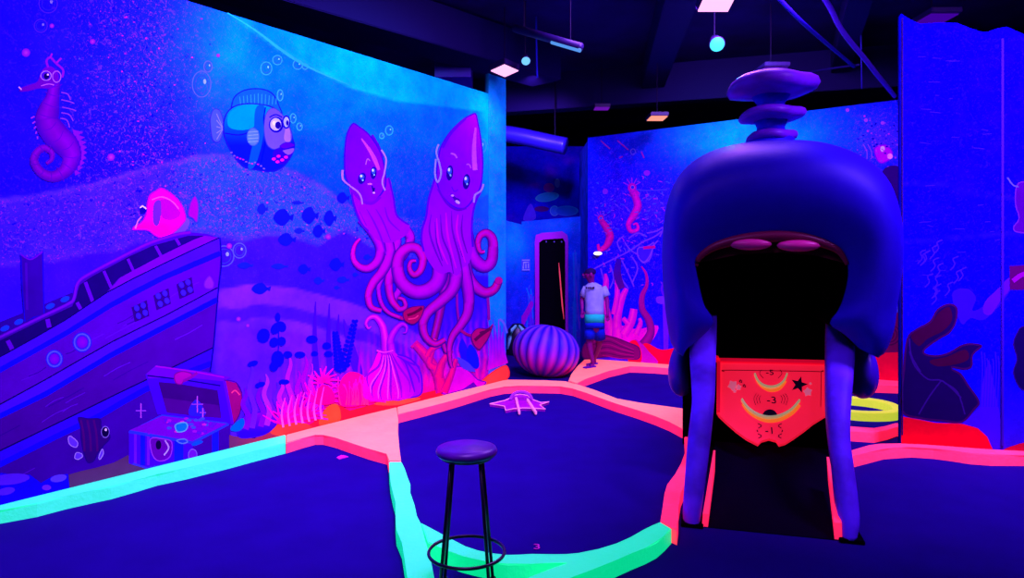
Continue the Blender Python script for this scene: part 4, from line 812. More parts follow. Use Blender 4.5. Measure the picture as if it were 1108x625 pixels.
# ------------------------------------------------------------------ marks on the carpet
def textmesh(name, s, size, parent, m, M, extrude=.001, label=None):
    cu = bpy.data.curves.new(name, 'FONT'); cu.body = s; cu.size = size; cu.align_x = 'CENTER'; cu.align_y = 'CENTER'; cu.extrude = extrude; cu.resolution_u = 4
    t = bpy.data.objects.new(name+'_tmp', cu); COL.objects.link(t)
    dg = bpy.context.evaluated_depsgraph_get(); me = bpy.data.meshes.new_from_object(t.evaluated_get(dg))
    bpy.data.objects.remove(t); me.transform(M); me.name = name; me.materials.clear()
    return link(name, me, parent, m, label=label)
M_MAG = mat('magenta_paint', (220, 20, 210), rough=.6)
p = onz(581, 592, 0); textmesh('painted_number', '3', .10, floor, M_MAG, Matrix.Translation((p.x, p.y, .004)), label='small magenta number three painted on the carpet')
bm = bmesh.new(); q = [(364, 494.5), (369, 492), (373, 492.4), (377, 493.6), (371, 495), (367, 496.3)]
tp = [onz(x, y, .006) for x, y in q]; prism(bm, tp, [Vector((v.x, v.y, 0)) for v in tp]); bobj('painted_arrow', bm, floor, M_MAG, label='small magenta mark on the carpet')

# ------------------------------------------------------------------ starfish tee with two rails
tc = onz(563, 437.5, .01)
st = thing('starfish_tee', (tc.x, tc.y, 0), 'flat magenta starfish tee with two pale rails on the round carpet', 'starfish')
M_STAR = mat('starfish_paint', (170, 0, 205), rough=.5, noise=.35, nscale=14); M_RAIL = mat('pale_pink_rail_paint', raw=(1, .5, .5), ecol=(1, .2, .6), emit=.25, rough=.5)
outl = [(530, 437), (546, 433.5), (552, 431), (555, 428), (563, 426.6), (571, 428), (576, 432.4), (585, 435.5), (594, 434.8), (584, 438.2), (590, 442.6), (580, 442), (566, 441.6), (556, 442.4), (547, 444), (546, 439.6)]
tp = [onz(x, y, .025)-Vector((tc.x, tc.y, 0)) for x, y in outl]
bm = bmesh.new(); prism(bm, tp, [Vector((v.x, v.y, 0)) for v in tp], bevel=.004); bobj('star_plate', bm, st, M_STAR)
bm = bmesh.new(); tube(bm, [p+Vector((0, 0, .004)) for p in tp]+[tp[0]+Vector((0, 0, .004))], .006, 6); bobj('edge_piping', bm, st, M_RAIL, label='pale pink outline')
for xa, ya, xb, yb in ((558.4, 429.4, 562, 447.2), (570.6, 431, 580, 447.2)):
    A = onz(xa, ya, .05)-Vector((tc.x, tc.y, 0)); Bq = onz(xb, yb, .03)-Vector((tc.x, tc.y, 0)); D_ = Bq-A
    bm = bmesh.new(); box(bm, (A+Bq)/2+Vector((0, 0, -.005)), (D_.length, .022, .035), rot=Matrix.Rotation(math.atan2(D_.y, D_.x), 3, 'Z').to_euler(), bevel=.004); bobj('rail', bm, st, M_RAIL)
bm = bmesh.new()
A = onz(552.5, 432.2, .03); Bq = onz(575.5, 432.2, .03); cc = (A+Bq)/2-Vector((tc.x, tc.y, 0)); hw = (Bq-A).length/2
tube(bm, [cc+Vector((hw*math.cos(t), .03*math.sin(t), .0+.085*math.sin(t))) for t in [math.pi*k/14 for k in range(15)]], .017, 8); bobj('arch', bm, st, mat('lilac_arch_paint', (170, 40, 255), rough=.5))

# ------------------------------------------------------------------ giant clam
cb = onz(592, 411, 0); 
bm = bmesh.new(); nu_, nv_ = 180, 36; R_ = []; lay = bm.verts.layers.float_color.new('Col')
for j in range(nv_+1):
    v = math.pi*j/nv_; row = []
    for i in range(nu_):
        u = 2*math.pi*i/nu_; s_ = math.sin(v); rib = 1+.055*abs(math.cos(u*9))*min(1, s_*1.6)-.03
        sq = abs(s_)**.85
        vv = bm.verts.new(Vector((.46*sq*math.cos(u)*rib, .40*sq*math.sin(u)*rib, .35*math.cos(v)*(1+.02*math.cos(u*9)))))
        q = abs(math.cos(u*9))**1.5; glow_tint = max(0, min(1, (v-1.25)/1.0)); cA = lerp((24, 0, 205), (120, 0, 205), glow_tint); cB = lerp((124, 44, 252), (250, 20, 215), glow_tint)  # pink towards the bottom is the red deck's glow, painted into the shell
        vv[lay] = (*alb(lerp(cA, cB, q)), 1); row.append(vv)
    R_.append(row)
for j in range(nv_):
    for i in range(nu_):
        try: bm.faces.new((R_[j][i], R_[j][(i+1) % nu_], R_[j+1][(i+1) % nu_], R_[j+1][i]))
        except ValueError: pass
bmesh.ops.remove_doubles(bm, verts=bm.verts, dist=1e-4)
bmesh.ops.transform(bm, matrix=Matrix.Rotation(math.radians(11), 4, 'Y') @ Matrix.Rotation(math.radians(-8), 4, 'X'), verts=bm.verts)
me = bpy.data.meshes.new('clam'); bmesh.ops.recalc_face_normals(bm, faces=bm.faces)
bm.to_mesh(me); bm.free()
M_CLAM = bpy.data.materials.new('ribbed_shell_paint_with_glow'); M_CLAM.use_nodes = True
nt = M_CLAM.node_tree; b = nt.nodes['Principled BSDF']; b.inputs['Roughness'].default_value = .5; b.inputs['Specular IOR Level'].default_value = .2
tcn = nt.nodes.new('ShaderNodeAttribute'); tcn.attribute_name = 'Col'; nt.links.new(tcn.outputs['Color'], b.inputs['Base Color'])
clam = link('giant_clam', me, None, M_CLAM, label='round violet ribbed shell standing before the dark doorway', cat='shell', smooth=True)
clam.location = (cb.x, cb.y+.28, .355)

# ------------------------------------------------------------------ bar stool
sp_ = at(505, 487, 3.38)
SZ = sp_.z
stool = thing('bar_stool', (sp_.x, sp_.y, 0), 'round backless bar stool with dark metal legs standing on the carpet', 'stool')
M_SEAT = mat('purple_seat_vinyl', (104, 10, 205), rough=.35, spec=.4, noise=.3, nscale=9); M_LEG = mat('black_metal', raw=(.006, .003, .02), rough=.35, spec=.5)
bm = bmesh.new(); lathe(bm, [(.10, -.026), (.14, -.022), (.150, -.010), (.151, .0), (.145, .014), (.12, .022), (.0001, .026)], 40, c=(0, 0, SZ)); bobj('seat', bm, stool, M_SEAT, smooth=True)
bm = bmesh.new(); lathe(bm, [(.10, -.036), (.126, -.035), (.128, -.024), (.10, -.023)], 32, c=(0, 0, SZ)); bobj('seat_rim', bm, stool, M_LEG, smooth=True)
rz_ = SZ-.50
for a in (math.radians(-128), math.radians(-52), math.radians(52), math.radians(128)):
    d1, d2 = .115, .205
    bm = bmesh.new(); f1 = lambda z: d1+(d2-d1)*(SZ-.04-z)/(SZ-.04)
    tube(bm, [(f1(z)*math.cos(a), f1(z)*math.sin(a), z) for z in (SZ-.04, SZ*.5, 0.012)], .0088, 10); leg = bobj('leg', bm, stool, M_LEG, smooth=True)
    bm = bmesh.new(); lathe(bm, [(.017, 0), (.018, .02), (.014, .03)], 12, c=(f1(0)*math.cos(a), f1(0)*math.sin(a), 0)); bobj('rubber_foot', bm, leg, M_LEG)
bm = bmesh.new(); tube(bm, [(.187*math.cos(2*math.pi*k/40), .187*math.sin(2*math.pi*k/40), rz_) for k in range(41)], .0085, 8, cap=False); bobj('footrest_ring', bm, stool, M_LEG, smooth=True)

# ------------------------------------------------------------------ whale tunnel
PH = math.radians(15); WO = Vector((1.565, 4.14, 0)); WA = Vector((math.sin(PH), math.cos(PH), 0)); WR = Vector((math.cos(PH), -math.sin(PH), 0))
whale = thing('whale_ramp', WO, 'big blue whale head obstacle with open mouth over a black ramp', 'whale', rz=-PH)
def wl(px, py, d):
    r = ray(px, py); c = Vector((0, 0, EYE)); t = (d-(c-WO).dot(WA))/r.dot(WA); p = c+r*t-WO
    return Vector((p.dot(WR), d, p.z))
M_WH = mat('whale_blue_paint', raw=(.012, .0, .42), rough=.5, spec=.12, noise=.15, nscale=3, bump=.12, bscale=6)
M_BLK = mat('matt_black_lining', raw=(.0012, .0002, .003), rough=.95, spec=.02)
M_RAMP = mat('black_ramp_carpet', raw=(.003, .0004, .010), rough=.95, spec=.02)
M_POST = mat('violet_post_paint', raw=(.14, .03, .93), rough=.5, noise=.45, nscale=4, bump=.3, bscale=9)
outer = [(738, 379), (727, 372), (722, 350), (719, 325), (716.5, 290), (717, 255), (722, 218), (736, 188), (762, 167), (800, 155), (845, 151), (890, 154), (930, 168), (955, 190), (968, 220), (973, 255), (972, 290), (968, 325), (962, 352), (952, 374), (941, 381)]
inner = [(742, 378), (757, 366), (772, 348), (762, 330), (756, 306), (753, 284), (764, 272), (784, 263), (812, 256), (845, 253.5), (876, 257), (900, 266), (913, 276), (918, 292), (915, 314), (908, 334), (898, 350), (914, 362), (930, 377)]
NT = 72; DO_, DI_ = 1.0, .62
OU = resample([wl(x, y, DO_) for x, y in cat_open(outer, 6)], NT); IN = resample([wl(x, y, DI_) for x, y in cat_open(inner, 6)], NT)
bm = bmesh.new(); rings = []
ctr = Vector((.06, 0, 1.75))
for t in [k/9 for k in range(10)]:
    a = t*math.pi/2; ring = []
    for i in range(NT):
        s_ = i/(NT-1); wide = (OU[i]-IN[i]).length; p = IN[i]+(OU[i]-IN[i])*math.sin(a)
        p.y = DI_+(DO_-DI_)*(1-math.cos(a))-min(.2, wide*.38)*math.sin(math.pi*min(1, t*1.15)) if t < .87 else DI_+(DO_-DI_)*(1-math.cos(a))
        ring.append(bm.verts.new(p))
    rings.append(ring)
for d, s_ in ((1.25, .995), (1.6, .96), (2.0, .88), (2.4, .74), (2.7, .52), (2.85, .25)):
    ring = []
    for i in range(NT):
        p = OU[i]; q = ctr+(p-ctr)*s_; q.y = d; q.z = max(q.z, .95) ; ring.append(bm.verts.new(q))
    rings.append(ring)
for a_i in range(len(rings)-1):
    for i in range(NT-1): bm.faces.new((rings[a_i][i], rings[a_i][i+1], rings[a_i+1][i+1], rings[a_i+1][i]))
bm.faces.new(rings[-1])
for a_i in range(12, len(rings)-1): bm.faces.new((rings[a_i][0], rings[a_i+1][0], rings[a_i+1][-1], rings[a_i][-1]))
head = bobj('head', bm, whale, M_WH, smooth=True)
# lining of the mouth, a dark tunnel
bm = bmesh.new(); t0 = [bm.verts.new(p+Vector((0, .012, 0))) for p in IN]; t1 = []
for p in IN:
    q = ctr+(p-ctr)*.97; q.y = 1.9; q.x = max(-.52, min(.60, q.x)); t1.append(bm.verts.new(q))
for i in range(NT-1): bm.faces.new((t0[i], t0[i+1], t1[i+1], t1[i]))
bmesh.ops.solidify(bm, geom=bm.faces[:], thickness=.01)
bobj('mouth_lining', bm, whale, M_BLK, smooth=True)
bm = bmesh.new(); box(bm, (.05, 1.92, 1.1), (1.2, .03, 2.2)); bobj('rear_panel', bm, whale, M_BLK)
for x in (-.475, .555):
    bm = bmesh.new(); box(bm, (x, 1.42, .62), (.03, .98, 1.24)); bobj('side_panel', bm, whale, M_BLK)
bm = bmesh.new(); box(bm, (.04, 2.3, .49), (.8, .7, .98)); bobj('plinth', bm, whale, M_BLK)
# lips and palate
bm = bmesh.new(); lipi = [wl(x, y, DI_-.005) for x, y in cat_open([(753, 288), (757, 278), (772, 267), (795, 260), (820, 256.5), (845, 255.5), (870, 257.5), (893, 264), (908, 272), (917, 286)], 5)]
n_ = len(lipi); tube(bm, lipi, [.012+.028*math.sin(math.pi*i/(n_-1)) for i in range(n_)], 10); bobj('upper_lip', bm, whale, mat('maroon_lip_paint', (110, 0, 70), rough=.4, spec=.3), smooth=True, label='dark maroon lip')
bm = bmesh.new()
P_ = [wl(x, y, DI_+.05) for x, y in [(757, 284), (770, 270), (800, 261), (845, 257), (890, 263), (906, 272), (913, 284), (880, 276), (845, 273), (800, 275)]]
Q_ = [p+Vector((0, .35, .04)) for p in P_]; prism(bm, P_, Q_); bobj('palate', bm, whale, mat('dark_red_palate_paint', (80, 0, 36), rough=.6))
M_TOOTH = mat('pink_tooth_paint', (225, 30, 170), rough=.35, spec=.3)
for x, y, rx in ((812, 264, 22), (864, 265.5, 22)):
    c = wl(x, y, DI_-.015); bm = bmesh.new(); bmesh.ops.create_uvsphere(bm, u_segments=24, v_segments=12, radius=1)
    bmesh.ops.transform(bm, matrix=Matrix.Translation(c) @ Matrix.Diagonal((rx/158, .05, .042, 1)), verts=bm.verts); bobj('tooth', bm, whale, M_TOOTH, smooth=True)
# side posts of the jaw
def post(rows, name='jaw_post'):
    bm = bmesh.new(); R_ = []
    rows = [tuple(r) for r in cat_open(rows, 4)]
    for xl, xr, y, d in rows:
        A = wl(xl, y, d); Bq = wl(xr, y, d); A.z = max(.012, A.z); Bq.z = max(.012, Bq.z); W_ = Bq-A
        pr = [A+Vector((0, .05, 0)), A+W_*.12+Vector((0, .008, 0)), A+W_*.35+Vector((0, -.012, 0)), A+W_*.65+Vector((0, -.012, 0)), A+W_*.88+Vector((0, .008, 0)), Bq+Vector((0, .05, 0)), Bq+Vector((0, .14, 0)), A+Vector((0, .14, 0))]
        R_.append([bm.verts.new(p) for p in pr])
    for i in range(len(R_)-1):
        for k in range(8): bm.faces.new((R_[i][k], R_[i][(k+1) % 8], R_[i+1][(k+1) % 8], R_[i+1][k]))
    bm.faces.new(R_[0]); bm.faces.new(R_[-1])
    return bobj(name, bm, whale, M_POST, smooth=True)
post([(740.5, 757.5, 573, 0), (738.5, 759, 558, .015), (741, 764, 520, .08), (744, 769, 480, .18), (748.5, 773, 440, .30), (747.5, 774.5, 410, .48), (746, 775, 380, .70), (750, 776, 352, .92), (753, 776, 342, 1.0)])
post([(911.5, 930, 584, 0), (909.5, 932.5, 568, .015), (907, 931, 545, .05), (903.5, 926.5, 510, .12), (899.5, 922.5, 480, .2), (897, 922.5, 450, .29), (896.5, 925, 415, .46), (896.5, 927, 380, .70), (897, 924, 352, .92), (898, 921, 342, 1.0)])
for xa, xb, y in ((737, 761, 577), (906, 933, 588)):
    A = wl(xa, y, .06); Bq = wl(xb, y, .06); bm = bmesh.new(); box(bm, ((A.x+Bq.x)/2, .07, .012), (Bq.x-A.x, .17, .024), bevel=.004); bobj('foot_pad', bm, whale, M_BLK)
# ramp
def wz(px, py, d, z): p = wl(px, py, d); p.z = z; return p
tp = [wz(762, 0, .02, .006), wz(906, 0, .02, .006), wz(900, 0, .35, .05), wz(900, 0, .7, .14), wz(900, 0, 1.05, .27), wz(773, 0, 1.05, .27), wz(772, 0, .7, .14), wz(770, 0, .35, .05)]
bm = bmesh.new()
def slab(A_, B_, C_, D_):
    prism(bm, [A_, B_, C_, D_], [Vector((v.x, v.y, 0)) for v in (A_, B_, C_, D_)])
slab(tp[0], tp[1], tp[2], tp[7]); slab(tp[7], tp[2], tp[3], tp[6]); slab(tp[6], tp[3], tp[4], tp[5])
bmesh.ops.remove_doubles(bm, verts=bm.verts, dist=1e-4); bobj('ramp', bm, whale, M_RAMP)
def guide(q):
    # q: near-low, near-top, far-top, far-low in px with depths; a tapering red rail
    N1, N2, F2, F1, wv = q
    bm = bmesh.new(); a = [wl(*N1), wl(*N2), wl(*F2), wl(*F1)]; bb = [p+Vector((wv, 0, 0)) for p in a]
    a[0].z = max(.004, a[0].z); bb[0].z = a[0].z
    bb[2] = a[2]+Vector((wv*.35, 0, 0)); bb[3] = a[3]+Vector((wv*.35, 0, 0)); prism(bm, a, bb); return bobj('guide_rail', bm, whale, M_RED, label='short glowing red rail inside the post')
guide(((766, 571.5, .02), (767, 556, .02), (774, 487, .55), (773.5, 510, .55), -.036)); guide(((903, 583, .02), (902.5, 565, .02), (894.5, 494, .55), (896, 520, .55), .042))
# scoring board
bA = wl(776, 445, 1.02); bC = wl(776, 389, 1.42); up_ = Vector((0, bC.y-1.02, bC.z-bA.z)); nb = Vector((0, -up_.z, up_.y)).normalized(); b0 = Vector((0, 1.02, bA.z))
def bp(px, py, off=0):
    r = ray(px, py); rl = Vector((r.dot(WR), r.dot(WA), r.z)); c = Vector((0, 0, EYE))-WO; cl = Vector((c.dot(WR), c.dot(WA), c.z))
    t = (b0-cl).dot(nb)/rl.dot(nb); return cl+rl*t+nb*off
outb = [(776, 390), (779, 388.5), (894, 391), (898, 394), (897.5, 448), (892, 449.5), (880, 457), (870, 465), (858, 473.5), (850, 478.5), (843, 480.5), (840, 476), (832, 473.8), (824, 476), (820, 480), (808, 474), (797, 466), (786, 456.5), (778, 449), (775.5, 445)]
M_BOARD = mat('glowing_red_board_paint', raw=(.85, .03, .06), ecol=(1, .01, .04), emit=.7, rough=.6, noise=.12, nscale=7)
bm = bmesh.new(); prism(bm, [bp(x, y) for x, y in outb], [bp(x, y)-nb*.03 for x, y in outb], bevel=.003); sb = bobj('score_board', bm, whale, M_BOARD, label='glowing red board with scoring arcs')
M_BRED = mat('deep_red_frame_paint', raw=(.8, .02, .04), ecol=(1, .0, .03), emit=.45, rough=.5)
def bstroke(name, pts, wd, m, h=.004, par=None, closed=False):
    P = cat_open(pts, 5); n = len(P); bm = bmesh.new(); T = []; 
    for i, (x, y) in enumerate(P):
        a = P[max(0, i-1)]; b_2 = P[min(n-1, i+1)]; dx, dy = b_2[0]-a[0], b_2[1]-a[1]; l = math.hypot(dx, dy) or 1
        w_ = wd/2; T.append([bm.verts.new(bp(x-dy/l*w_, y+dx/l*w_, .0005)), bm.verts.new(bp(x-dy/l*w_, y+dx/l*w_, h)), bm.verts.new(bp(x+dy/l*w_, y-dx/l*w_, h)), bm.verts.new(bp(x+dy/l*w_, y-dx/l*w_, .0005))])
    for i in range(n-1):
        for k in range(4): bm.faces.new((T[i][k], T[i][(k+1) % 4], T[i+1][(k+1) % 4], T[i+1][k]))
    bm.faces.new(T[0]); bm.faces.new(T[-1]); return bobj(name, bm, par or whale, m)
bstroke('raised_frame', [(777.5, 446), (777.8, 391.5), (778.5, 390.5), (895, 393), (896, 394), (896, 447)], 3.4, M_BRED, .02)
bstroke('raised_frame', [(784, 402), (784.5, 400.4), (836, 401), (887, 402), (888.5, 404), (888, 440)], .7, mat('dark_red_line', (150, 0, 30)), .002)
M_ARC = mat('yellow_green_arc_paint', raw=(.7, .75, .25), ecol=(.7, .8, .3), emit=.25, rough=.5); M_ARCO = mat('orange_arc_paint', raw=(.9, .3, .03), ecol=(1, .16, .01), emit=.6, rough=.5)
bstroke('score_arc', [(802.5, 433.5), (809, 442.5), (819, 449.5), (831, 452.8), (844, 451), (856, 444.5), (865, 434.5)], 1.7, M_ARC, .03); bstroke('arc_glow_band', [(804, 437), (810, 445), (820, 452), (832, 455.4), (845, 453.5), (857, 447), (865, 438)], 3.6, M_ARCO, .004)
bstroke('score_arc', [(816.5, 405.5), (820, 413), (826, 418), (834, 419.8), (842, 418), (848, 413), (851.5, 405.5)], 1.5, M_ARC, .025); bstroke('arc_glow_band', [(819, 411), (824, 417.5), (833, 422.3), (843, 420.5), (850, 412)], 3, M_ARCO, .004)
M_INK = mat('black_board_ink', raw=(.02, 0, .02), rough=.8)
for x, y, r in ((833, 451, 8.4), ):
    pts = [(x+r*math.cos(math.pi+math.pi*k/14), y+r*math.sin(math.pi+math.pi*k/14)*.98) for k in range(15)]
    bm = bmesh.new(); prism(bm, [bp(a, b_2, .003) for a, b_2 in pts], [bp(a, b_2, .0005) for a, b_2 in pts]); bobj('ball_hole', bm, whale, M_INK, label='black half round hole')
def star(x, y, r, rot, m, name, r2=.42):
    pts = [(x+(r if k % 2 == 0 else r*r2)*math.cos(rot+math.pi*k/5), y+(r if k % 2 == 0 else r*r2)*math.sin(rot+math.pi*k/5)) for k in range(10)]
    bm = bmesh.new(); prism(bm, [bp(a, b_2, .003) for a, b_2 in pts], [bp(a, b_2, .0005) for a, b_2 in pts]); return bobj(name, bm, whale, m)
star(864.5, 416, 9.4, -1.3, M_INK, 'painted_star')
M_SPL = mat('pink_splat_paint', raw=(1, .45, .35), ecol=(1, .15, .2), emit=.4)
for x, y, r in ((793, 417, 6), (799, 419, 3.6), (795, 423, 2.2), (874, 424, 5.2), (877, 415, 1.6)): star(x, y, r, .3*x, M_SPL, 'painted_splat', .68)
for i, (x, y) in enumerate(((801, 412), (805, 417))): bstroke('painted_scribble', [(x-1, y+2), (x, y-1.5), (x+2, y+2), (x-1.5, y), (x+2.4, y)], .6, M_INK, .002)
uz = up_.normalized()
def bt(s, px, py, hpx):
    o3 = bp(px, py, .0015); M = Matrix(((1, 0, uz.x, 0), (0, 1, uz.y, 0), (0, 0, uz.z, 0), (0, 0, 0, 1)))
    X_, Y_, Z_ = Vector((1, 0, 0)), uz, nb*-1 if False else -(Vector((1, 0, 0)).cross(uz))*-1
    MM = Matrix((( X_.x, Y_.x, Z_.x, o3.x), (X_.y, Y_.y, Z_.y, o3.y), (X_.z, Y_.z, Z_.z, o3.z), (0, 0, 0, 1)))
    k = (bp(px, py-hpx/2)-bp(px, py+hpx/2)).length
    textmesh('painted_number', s, k/.86, whale, M_INK, MM, extrude=.0015)
bt('-5', 833, 403, 7); bt('-3', 835, 433, 9); bt('-1', 833, 466, 9)
for sg in (-1, 1):
    for r in (13, 16, 19): bstroke('painted_ripple', [(834+sg*r*.82, 432-r*.34), (834+sg*r*.96, 432-1), (834+sg*r*.86, 432+r*.32)], .55, M_INK, .002)
    for y0, y1 in ((458, 463), (465, 467), (469, 474)): bstroke('painted_ripple', [(833+sg*13, y0), (833+sg*(9 if y0 != 465 else 14), (y0+y1)/2), (833+sg*12.5, y1)], .9, M_INK, .002)
for sg in (-1, 1): bstroke('painted_ripple', [(834+sg*10, 400), (834+sg*12, 404), (834+sg*8, 409)], .55, M_INK, .002)
# flippers
for x, y, s_ in ((737, 399, -1), (932, 399, 1)):
    c = wl(x, y, 1.45 if s_ < 0 else 1.3); bm = bmesh.new(); bmesh.ops.create_uvsphere(bm, u_segments=24, v_segments=16, radius=1)
    for v in bm.verts: v.co = Vector((v.co.x*(.105-.02*v.co.z), v.co.y*.26, v.co.z*.22))
    bmesh.ops.transform(bm, matrix=Matrix.Translation(c), verts=bm.verts); bobj('flipper', bm, whale, mat('flipper_paint', (52, 6, 200), rough=.4, spec=.3), smooth=True)
# spout of three tiers
sc_ = wl(834, 150, 1.55); kk = (wl(934, 150, 1.55)-wl(834, 150, 1.55)).length/100
def hz(y): return wl(834, y, 1.55).z
M_SPT = mat('spout_lilac_paint', (104, 14, 222), rough=.45, noise=.4, nscale=5, spec=.2); M_NECK = mat('spout_blue_paint', (28, 4, 235), rough=.5)
def wob(a_, j): return .05*math.sin(3*a_+.6)+.03*math.sin(5*a_+2)
def tier(y0, y1, r, name='spout_tier'):
    bm = bmesh.new(); z0, z1 = hz(y0), hz(y1); h_ = z1-z0; R1 = r*kk
    lathe(bm, [(R1*.36, z0-sc_.z), (R1*.62, z0-sc_.z+h_*.10), (R1*.93, z0-sc_.z+h_*.22), (R1, z0-sc_.z+h_*.5), (R1*.96, z0-sc_.z+h_*.8), (R1*.84, z1-sc_.z), (R1*.4, z1-sc_.z-h_*.12), (.001, z1-sc_.z-h_*.18)], 48, wob, c=sc_)
    for v in bm.verts:
        dx, dy = v.co.x-sc_.x, v.co.y-sc_.y; rr_ = math.hypot(dx, dy)/R1; an = math.atan2(dy, dx); v.co.z += rr_*rr_*.010*math.sin(3*an+1.2)*(r/40)+rr_*rr_*.010*dx/R1
    return bobj(name, bm, whale, M_SPT, smooth=True)
def neck(y0, y1, r0, r1):
    bm = bmesh.new(); lathe(bm, [(r0*kk, hz(y0)-sc_.z), (r0*.92*kk, (hz(y0)+hz(y1))/2-sc_.z), (r1*kk, hz(y1)-sc_.z)], 32, c=sc_); bobj('spout_neck', bm, whale, M_NECK, smooth=True)
neck(168, 150, 30, 26); tier(155, 143, 29); neck(145, 131, 17, 19); tier(132, 119, 38); neck(121, 103, 17, 23); tier(105, 85, 52)

# ------------------------------------------------------------------ doorway
fr = [(579.5, 384), (579, 300), (578.6, 262), (580, 254), (585, 251.5), (590, 253.5), (596, 250), (602, 251.5), (607, 250), (612.5, 252), (614.5, 259), (614.2, 300), (614.5, 384)]
hole = [(583.5, 384), (583.2, 259.5), (611.3, 257.5), (611.6, 384)]
def dw(x, y, off): p = DW.proj(x, y, off); p.z = max(0, p.z); return p
door = thing('doorway', dw(597, 384, 0), 'tall dark doorway with wavy magenta painted frame in the blue wall', 'doorway'); door['kind'] = 'structure'; door.name = 'door_1'
del door['category']; 
dl = door.location
bm = bmesh.new()
outl = cat_open(fr[2:11], 4); 
def ribwall(L1, L2):
    P1 = resample([Vector((x, y, 0)) for x, y in L1], 40); P2 = resample([Vector((x, y, 0)) for x, y in L2], 40); V = []
    for a, c in zip(P1, P2): V.append([bm.verts.new(dw(a.x, a.y, .001)-dl), bm.verts.new(dw(a.x, a.y, .06)-dl), bm.verts.new(dw(c.x, c.y, .06)-dl), bm.verts.new(dw(c.x, c.y, .001)-dl)])
    for i in range(39):
        for k in range(4): bm.faces.new((V[i][k], V[i][(k+1) % 4], V[i+1][(k+1) % 4], V[i+1][k]))
    bm.faces.new(V[0]); bm.faces.new(V[-1])
ribwall([(579.3, 384), (579, 300)]+outl+[(614.2, 300), (614.5, 384)], [(583.5, 384), (583.2, 300), (583.2, 259.5), (597, 258.5), (611.3, 257.5), (611.4, 300), (611.6, 384)])
bobj('door_frame', bm, door, mat('magenta_frame_paint', (176, 0, 224), rough=.5))
bm = bmesh.new(); prism(bm, [dw(x, y, .02)-dl for x, y in hole], [dw(x, y, .002)-dl for x, y in hole]); bobj('dark_curtain', bm, door, M_BLK)
for x in (591, 599.5, 607.5):
    bm = bmesh.new(); bmesh.ops.create_uvsphere(bm, u_segments=8, v_segments=6, radius=.014); bmesh.ops.transform(bm, matrix=Matrix.Translation(dw(x, 261.5, .03)-dl), verts=bm.verts); bobj('curtain_ring', bm, door, mat('ring_metal', (110, 60, 220), rough=.3))
bm = bmesh.new(); P_ = [dw(x, y, .035)-dl for x, y in ((604.5, 284), (605.5, 296), (606.6, 310), (608.3, 330), (610, 345))]
tube(bm, P_, [.004, .012, .012, .014, .003], 6); bobj('glowing_strip', bm, door, mat('red_strip_paint', raw=(1, .1, .1), ecol=(1, .05, .12), emit=.5))
# small notice beside the door
nsg = DW.proj(572, 286.5) if False else DW.proj(569, 286.5, .01)
sg = thing('wall_notice', nsg, 'small square pale violet notice on the wall left of the doorway', 'sign')
w_, h_ = .15, .21
bm = bmesh.new(); box(bm, (0, 0, 0), (w_, .012, h_), bevel=.003); bobj('sign_plate', bm, sg, mat('notice_violet', (70, 50, 250)))
bm = bmesh.new()
for x, z, a, b_2 in ((0, .085, .13, .012), (0, -.085, .13, .012), (-.04, .01, .012, .09), (.0, -.02, .014, .08), (.045, -.015, .012, .085), (-.01, .045, .05, .02), (.035, .05, .03, .012), (-.045, -.04, .02, .05)): box(bm, (x, -.008, z), (a, .004, b_2))
bobj('sign_marks', bm, sg, mat('notice_marks', (160, 120, 255)))
# backpack against the wall
bp_ = onz(560, 384, 0); SB = 1.35; bk = thing('backpack', (bp_.x, bp_.y, 0), 'black bag with two pale straps on the floor left of the ribbed shell', 'bag')
bm = bmesh.new(); lathe(bm, [(.11, 0), (.15, .03), (.16, .18), (.13, .32), (.07, .39), (.001, .40)], 20); bmesh.ops.transform(bm, matrix=Matrix.Diagonal((1.25, .8, 1.35, 1)), verts=bm.verts); bobj('bag_body', bm, bk, M_LEG, smooth=True)
for sgn in (-1, 1):
    bm = bmesh.new(); tube(bm, [(.025*sgn, -.08, .51), (.085*sgn, -.125, .44), (.135*sgn, -.145, .3), (.17*sgn, -.135, .12)], [.018, .034, .034, .02], 8); bobj('strap', bm, bk, mat('pale_strap', (120, 150, 255)), smooth=True)

# ------------------------------------------------------------------ the boy
BY = 9.72
def b3(px, py, dy=0): p = at(px, py, BY+dy); return p
boy = thing('person', (b3(640, 350).x, BY, HC), 'boy in pale shirt and blue shorts walking away along the deck', 'person')
bl = Vector(boy.location)
def skinned(name, joints, edges, m, root=0, sub=2, label=None, par=None):
    me = bpy.data.meshes.new(name); me.from_pydata([(Vector(j[0])-bl)[:] for j in joints], edges, [])
    o = link(name, me, par or boy, m, label=label)
    sk = o.modifiers.new('skin', 'SKIN'); 
    if not me.skin_vertices: me.skin_vertices.new()
    for i, j in enumerate(joints):
        r = j[1]; me.skin_vertices[0].data[i].radius = (r, r) if isinstance(r, (int, float)) else r
        me.skin_vertices[0].data[i].use_root = (i == root)
    sk.use_smooth_shade = True
    s2 = o.modifiers.new('sub', 'SUBSURF'); s2.levels = sub; s2.render_levels = sub
    return o
M_SKIN = mat('skin', (120, 0, 130), rough=.55); M_SHIRT = mat('pale_shirt_cotton', (136, 128, 250), rough=.9, noise=.15, nscale=14); M_SHORT = mat('blue_shorts', (4, 24, 225), rough=.9, noise=.3, nscale=9); M_HAIR = mat('dark_hair', (26, 0, 84), rough=.8)
J = []; E = []
def j(p, r, par=None):
    J.append((p, r)); k = len(J)-1
    if par is not None: E.append((par, k))
    return k
